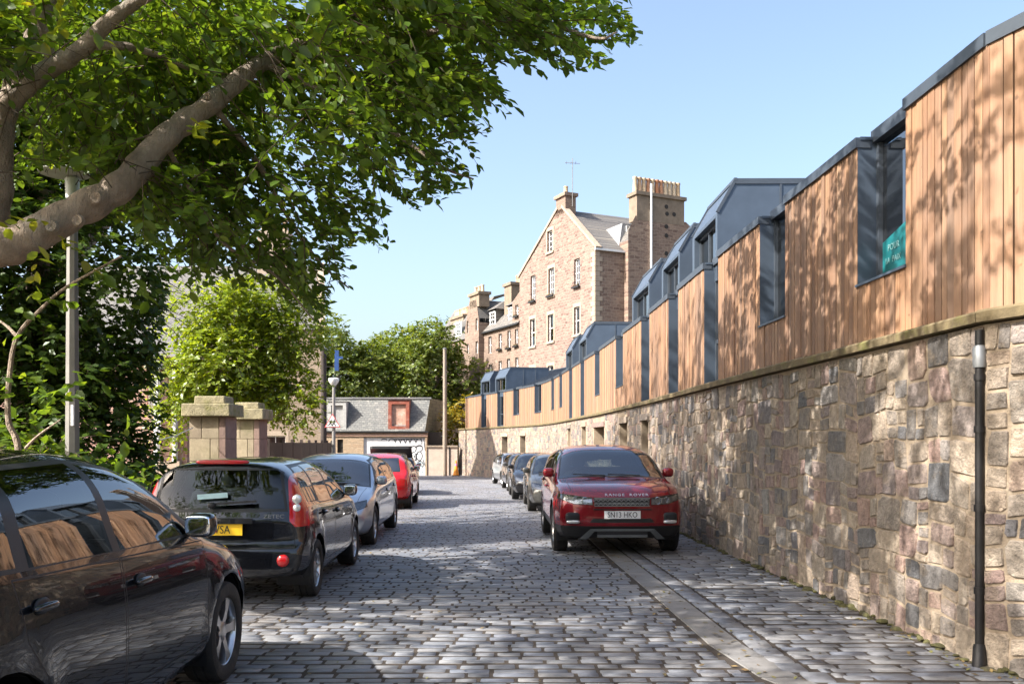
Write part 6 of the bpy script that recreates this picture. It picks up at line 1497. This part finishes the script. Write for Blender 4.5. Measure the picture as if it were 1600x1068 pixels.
            for q in range(n):
                a = 2 * math.pi * q / n + .3; c_, s_ = math.cos(a), math.sin(a); P_ = lambda rad, off, h: Mx @ Vector((rad * c_ - off * s_, rad * s_ + off * c_, h))
                v = [P_(.05, -wa / 2, .07), P_(.05, wa / 2, .07), P_(.05, wa / 2, .03), P_(.05, -wa / 2, .03), P_(rr * .6, -wa * .42, .082), P_(rr * .6, wa * .42, .082), P_(rr * .6, wa * .42, .04), P_(rr * .6, -wa * .42, .04), P_(rr * .95, -wb_ / 2, .085), P_(rr * .95, wb_ / 2, .085), P_(rr * .95, wb_ / 2, .05), P_(rr * .95, -wb_ / 2, .05)]
                t.add(v, [(0, 1, 5, 4), (4, 5, 9, 8), (1, 2, 6, 5), (5, 6, 10, 9), (3, 0, 4, 7), (7, 4, 8, 11)])
            t.build('rim', rim, we, smooth='auto')
            t = MB(); t.lathe([(rr * .8, -.02), (rr * .8, -.0), (.02, .0)], (0, 0, 0), Mx, 20); t.lathe([(rr * .95, -.07), (.02, -.07)], (0, 0, 0), Mx, 20); t.build('brake_disc', M['metal_grey'], we)
            ar = MB(); ra_ = Rw + .05; nseg = 14; xi, xo = sx * (hw - .36), sx * (hw - .035)
            for q in range(nseg):
                a0, a1 = R(lerp(-25, 205, q / nseg)), R(lerp(-25, 205, (q + 1) / nseg)); p = lambda a, x: (x, Y(ua) + ra_ * math.cos(a), Rw + .01 + ra_ * math.sin(a)); ar.face([p(a0, xo), p(a1, xo), p(a1, xi), p(a0, xi)])
            ar.face([(xi, Y(ua) + ra_ * math.cos(R(a)), Rw + .01 + ra_ * math.sin(R(a))) for a in range(-25, 206, 15)]); ar.build('arch_liner', M['dark'], C)
    # mirrors, handles
    um = sp['dlo'][0][0] + .22; zm = bel + .06
    for sx in (1, -1):
        xm = sx * (hw + .012); mm = MB(); mm.blob((xm, Y(um) + .02, zm), (.09, .075, .075), 3.2, None, 0, 20, 12); mo = mm.build('door_mirror', paint, C, smooth=True)
        mm = MB(); mm.blob((xm, Y(um) - .05, zm), (.078, .012, .062), 4.5, None, 0, 18, 8); mm.build('mirror_glass', M['mirror'], mo, smooth=True)
        mm = MB(); mm.bar((sx * hw * .90, Y(um) + .03, zm - .05), (sx * (hw - .02), Y(um) + .02, zm - .045), .07, .035); mm.build('mirror_arm', M['dark'], mo)
    if detail:
        bw_ = pchip(sp['wid'])
        for d in sp['doors']:
            for sx in (1, -1):
                ur = max(p[0] for p in d if p[1] > .6) - .17; zh = min(p[1] for p in d[1:3]) - .10
                x = sx * hw * 1.0; hh = MB(); hh.blob((x + sx * .012, Y(ur), zh), (.02, .095, .017), 3.0, None, 0, 16, 8); ho = hh.build('door_handle', paint, C, smooth=True)
                hh = MB(); hh.blob((x - sx * .012, Y(ur) + .01, zh), (.012, .06, .036), 2.4, None, 0, 14, 8); hh.build('handle_recess', M['ink'], ho, smooth=True)
                hh = MB(); hh.bar((x + sx * .005, Y(d[0][0] + .05), .42 * sp['H'] / 1.48), (x + sx * .005, Y(ur + .1), .42 * sp['H'] / 1.48), .02, .03); hh.build('rub_strip', M['dark'], C) if False else None
    # plates, wipers
    zf_ = sp['grille'][0][1] - .10
    if plate:
        side, txt, zpl, pm_ = plate; yb = (Ln / 2 + .012) if side == 'front' else (-Ln / 2 - .012); yb -= 0
        pb = MB(); pb.box((0, yb, zpl), (.52, .014, .111)); po = pb.build('number_plate', M[pm_], C); d = 1 if side == 'front' else -1
        Mx = basis(Vector((-d, 0, 0)), Vector((0, 0, 1)), Vector((0, d, 0)), Vector((0, yb + d * .009, zpl - .002)))
        text_mesh(txt[0], .112, M['ink'], po, Mx @ Matrix.Translation((txt[1], 0, 0)), 'lettering', .0008, sx=.82)
    wp = MB(); yw = Y(sp['ws'][0][1]); ztop = pchip(sp['top'])
    for x in (-.45, .1): wp.bar((x, yw + .02, ztop(sp['ws'][0][1]) + .012), (x + .5, yw - .02, ztop(sp['ws'][0][1] + .03) + .014), .02, .014)
    wp.build('wiper', M['ink'], C)
    C['_y0'] = Ln / 2
    bm.free(); return C
PA = {'black': paintmat('black_paint', (.006, .007, .009), .0, .2), 'black2': paintmat('black_car_paint', (.008, .009, .012), .0, .22), 'silver': paintmat('silver_blue_paint', (.46, .51, .58), .7, .3),
      'red': paintmat('bright_red_paint', (.55, .008, .012), .1, .25), 'dred': paintmat('dark_red_paint', (.22, .007, .014), .4, .25), 'grey': paintmat('grey_paint', (.075, .078, .08), .5, .3),
      'lsilver': paintmat('light_silver_paint', (.42, .44, .45), .75, .3), 'black3': paintmat('worn_black_paint', (.012, .012, .013), .0, .25), 'beige': paintmat('dark_grey_green_paint', (.10, .10, .09), .5, .3)}
def put(Yaxle, X, sp, away, rot=0.0, ysgn=None):
    """location for a car whose axle nearest the camera is at Yaxle and whose lane side flank is at X"""
    return None
def place(sp, away, near_axle_Y, flank_x, flank_right, rot=0.0):
    # away: nose points away from camera. returns (loc, rz)
    c_near = (sp['L'] / 2 - sp['fa'] - sp['wb']) if away else -(sp['L'] / 2 - sp['fa'])   # local y of the near axle, after facing
    hw = sp['W'] / 2; X = flank_x - hw if flank_right else flank_x + hw; Yc = near_axle_Y - c_near
    return (X, Yc, gz(Yc) + .004), (rot if away else math.pi + rot)
# left row ------------------------------------------------------------
near = dict(scaled(HATCH, 4.44, 1.84, 1.60, .338), tum=.15)
loc, rz = place(near, True, 3.42, -1.93, True)
car('parked_car', 'nearest black car at the bottom left with silver five spoke wheels, seen from its side', near, PA['black'], loc, rz, 'five')
fus = scaled(MPV, H=1.475); loc, rz = place(fus, True, 9.55, -2.08, True, R(.8))
cF = car('parked_car', 'black boxy hatchback with tall red tail lights and yellow number plate', fus, PA['black2'], loc, rz, 'ten', 'glass_car', ('rear', ('S VSA', .03), .775, 'plate_yellow'), rglass='glass_rear')
yb = -fus['L'] / 2; hw = fus['W'] / 2
m = MB(); m.blob((0, yb + .20, 1.435), (.27, .03, .022), 4); m.build('brake_light', M['red_lens'], cF, smooth=True)
m = MB(); m.bar((-.36, yb - .015, .86), (.36, yb - .015, .86), .05, .05); m.build('plate_hood', PA['black2'], cF)
for sx in (1, -1):
    m = MB(); m.lathe([(.062, 0), (.06, -.02), (.03, -.028), (.001, -.03)], (sx * (hw - .22), yb + .065, .46), Matrix(((1, 0, 0), (0, 0, 1), (0, 1, 0))), 18); m.build('fog_light', M['red_lens'], cF, smooth=True)
    for dz, rr in ((1.07, .048), (.985, .04)):
        m = MB(); m.lathe([(rr, 0), (rr * .9, -.015), (rr * .4, -.02), (.001, -.021)], (sx * hw * .905, yb + .062, dz), Matrix(((1, 0, 0), (0, 0, 1), (0, 1, 0))), 16); m.build('reversing_light', M['white_lens'], cF, smooth=True)
m = MB(); m.bar((-.05, yb + .055, 1.02), (.38, yb + .05, 1.05), .016, .02); m.blob((-.06, yb + .05, 1.01), (.04, .03, .03)); m.build('wiper', M['ink'], cF)
m = MB(); m.box((-.06, yb + .075, 1.10), (.30, .004, .05), Matrix.Rotation(R(-4), 3, 'Y')); m.build('window_sticker', pmat('pale_blue_sticker', (.5, .72, .74), .5), cF)
Mx = basis(Vector((1, 0, 0)), Vector((0, 0, 1)), Vector((0, -1, 0)), Vector((.56, yb + .02, .90))); text_mesh('ZETEC', .055, M['chrome'], cF, Mx, 'badge', .003, sx=1.3)
pas = scaled(HATCH, 4.77, 1.82, 1.47, .325); loc, rz = place(pas, False, 14.6, -2.24, True, R(1.0))
car('parked_car', 'silver blue saloon facing the camera behind the boxy black hatchback', pas, PA['silver'], loc, rz, 'multi')
red = scaled(HATCH, 4.03, 1.75, 1.48, .31); loc, rz = place(red, True, 23.9, -2.72, True, R(2.5))
cR = car('parked_car', 'bright red hatchback seen from behind on the left', red, PA['red'], loc, rz, 'seven', 'glass_dark')
est = scaled(HATCH, 4.55, 1.80, 1.47, .32); loc, rz = place(est, True, 31.6, -3.45, True, R(5))
cE = car('parked_car', 'black car with its boot lid raised and bags inside, beyond the red car', est, PA['black3'], loc, rz, 'seven', 'glass_dark')
yb = -est['L'] / 2; m = MB()
lid = [(-.72, yb + .55, 1.40), (.72, yb + .55, 1.40), (.70, yb - .25, 1.72), (.62, yb - .32, 1.73), (-.62, yb - .32, 1.73), (-.70, yb - .25, 1.72)]
lo_ = [(x, y_ - .02, z - .09) for x, y_, z in lid]; m.add(lid + lo_, [(0, 1, 2, 3, 4, 5), (11, 10, 9, 8, 7, 6)] + [(i, (i + 1) % 6, (i + 1) % 6 + 6, i + 6) for i in range(6)]); m.build('boot_lid', M['dark'], cE)
for i, (x, z, r_, mt) in enumerate(((-.15, 1.45, .22, pmat('grey_bag', (.16, .17, .19), .4, bump=.6, bscale=14)), (.22, 1.42, .2, pmat('white_bag', (.75, .74, .74), .5, bump=.6, bscale=14)), (.42, 1.40, .13, None))):
    m = MB(); m.blob((x, yb + .18, z), (r_ * 1.1, r_ * .8, r_ * .75), 2.2, Matrix.Rotation(.4 * i, 3, 'Y')); q = m.build('bag', mt or M['white_paint'], None, smooth=True); q.matrix_world = Matrix.Translation(cE.location) @ Matrix.Rotation(cE.rotation_euler.z, 4, 'Z')
    tag(q, ('dark grey bag in the open boot of the far black car', 'white bag in the open boot of the far black car', 'small white bundle at the right of the open boot')[i], 'bag', 'bags in the open boot')
# right row -----------------------------------------------------------
loc, rz = place(SUV, False, 13.75, .58, False, R(1.4))
cS = car('parked_car', 'dark red off road car parked facing the camera by the stone wall', SUV, PA['dred'], loc, rz, 'ten', 'glass_car', ('front', ('SN13 HKO', 0), .62, 'plate_white'), lower=.455)
yf = SUV['L'] / 2; hw = SUV['W'] / 2
m = MB()
for k in range(2):
    z0 = .76 + k * .055
    for q in range(12):
        x0 = -.385 + q * .066; m.bar((x0, yf - .012, z0), (x0 + .033, yf - .012, z0 + .022), .012, .012); m.bar((x0 + .033, yf - .012, z0 + .022), (x0 + .066, yf - .012, z0), .012, .012)
    m.bar((-.39, yf - .016, z0 + .03), (.40, yf - .016, z0 + .03), .012, .01)
for z in (.745, .858): m.bar((-.40, yf - .008, z), (.40, yf - .008, z), .014, .012)
m.build('grille_mesh', pmat('satin_silver', (.35, .36, .37), .35, .9), cS)
m = MB(); m.add([(-.62, yf - .04, .27), (-.46, yf + .012, .42), (.46, yf + .012, .42), (.62, yf - .04, .27), (.50, yf - .02, .27), (.40, yf + .012, .385), (-.40, yf + .012, .385), (-.50, yf - .02, .27)], [(0, 1, 6, 7), (1, 2, 5, 6), (2, 3, 4, 5)])
m.bar((-.36, yf + .014, .315), (.36, yf + .014, .315), .02, .035); m.build('skid_plate', pmat('satin_grey', (.13, .14, .145), .45, .5), cS)
m = MB(); m.span((-.36, yf + .002, .33), (.36, yf + .008, .375)); m.build('bumper_slot', M['ink'], cS)
m = MB(); m.span((-.42, yf - .02, .69), (.42, yf + .006, .705)); m.build('bumper_groove', M['ink'], cS)
for sx in (1, -1):
    m = MB(); xq = sx * .70; m.blob((xq, yf - .10, .575), (.11, .05, .075), 4); m.build('bumper_vent', M['ink'], cS, smooth=True)
    m = MB(); m.blob((xq, yf - .068, .515), (.10, .045, .026), 3.5, Matrix.Rotation(sx * R(-12), 3, 'Z')); m.build('fog_light', M['white_lens'], cS, smooth=True)
Mx = basis(Vector((-1, 0, 0)), Vector((0, .35, .94)), Vector((0, .94, -.35)), Vector((0, yf - .012, .905)))
Mx = basis(Vector((-1, 0, 0)), Vector((0, -.45, .89)).normalized(), Vector((0, .89, .45)).normalized(), Vector((-.06, yf + .005, .905)))
text_mesh('RANGE  ROVER', .052, pmat('badge_silver', (.7, .68, .68), .3, .6), cS, Mx, 'badge', .006, sx=1.45, spacing=1.25)
g1 = scaled(HATCH, 4.45, 1.8, 1.47, .32); loc, rz = place(g1, False, 22.9, .36, False, R(1.5))
car('parked_car', 'dark grey car partly hidden directly behind the dark red car', g1, PA['beige'], loc, rz, 'seven')
g2 = scaled(HATCH, 4.36, 1.82, 1.49, .32); loc, rz = place(g2, False, 28.6, -.06, False, R(2.2))
car('parked_car', 'black hatchback facing the camera, third from the front in the right row', g2, PA['black3'], loc, rz, 'five')
g3 = scaled(HATCH, 4.2, 1.76, 1.48, .31); loc, rz = place(g3, False, 34.9, -.32, False, R(5))
car('parked_car', 'grey hatchback between the black hatchback and the silver car', g3, PA['grey'], loc, rz, 'seven', detail=False)
g4 = scaled(HATCH, 4.1, 1.74, 1.50, .31); loc, rz = place(g4, False, 40.6, -.72, False, R(10))
car('parked_car', 'light silver hatchback farthest along the right row by the far wall', g4, PA['lsilver'], loc, rz, 'seven', detail=False)
# ------------------------------------------------------------------ unseen house and trees added behind the camera for car window reflections
bh = empty('reflection_house', label='unseen sandstone house added behind the camera for car window reflections', cat='house'); QF = Face((16, -26), (-1, 0)); m = MB()
qw = [(x, z, 1.1, 1.9) for x in (3, 7, 11, 15, 19, 23) for z in (1.2, 4.6)]
facade(m, QF, [(0, -.3), (28, -.3), (28, 8), (0, 8)], qw); m.build('wall', M['tan_row'], bh)
for w_ in qw: window(bh, QF, w_, bars=(1, 0))
m = MB(); m.face([QF.p(0, 8, .3), QF.p(28, 8, .3), QF.p(28, 11, -4), QF.p(0, 11, -4)]); m.build('roof', M['slate_left'], bh)
for i_, (c_, lb_) in enumerate((((-1.5, -15, 7.5), 'unseen broad tree added far behind the camera for car window reflections'), ((6.5, -18, 7.0), 'unseen tree added on the right behind the camera for car window reflections'))): make_tree('reflection_tree', lb_, (c_[0], c_[1], -.06), lobed(c_, (4.6, 3.5, 5.5), 12, .42, 43 + i_, -.9), 800, .34, 'leaf_far', .28, None, nl=8, tl=(.4, .9))
make_tree('reflection_tree', 'unseen leafy tree added behind the camera for car window reflections', (-7.5, -9, -.06), lobed((-6.5, -10, 6.5), (4, 3.5, 4.5), 10, .42, 41, -.8), 700, .3, 'leaf_far', .25, None, nl=8, tl=(.4, .9))
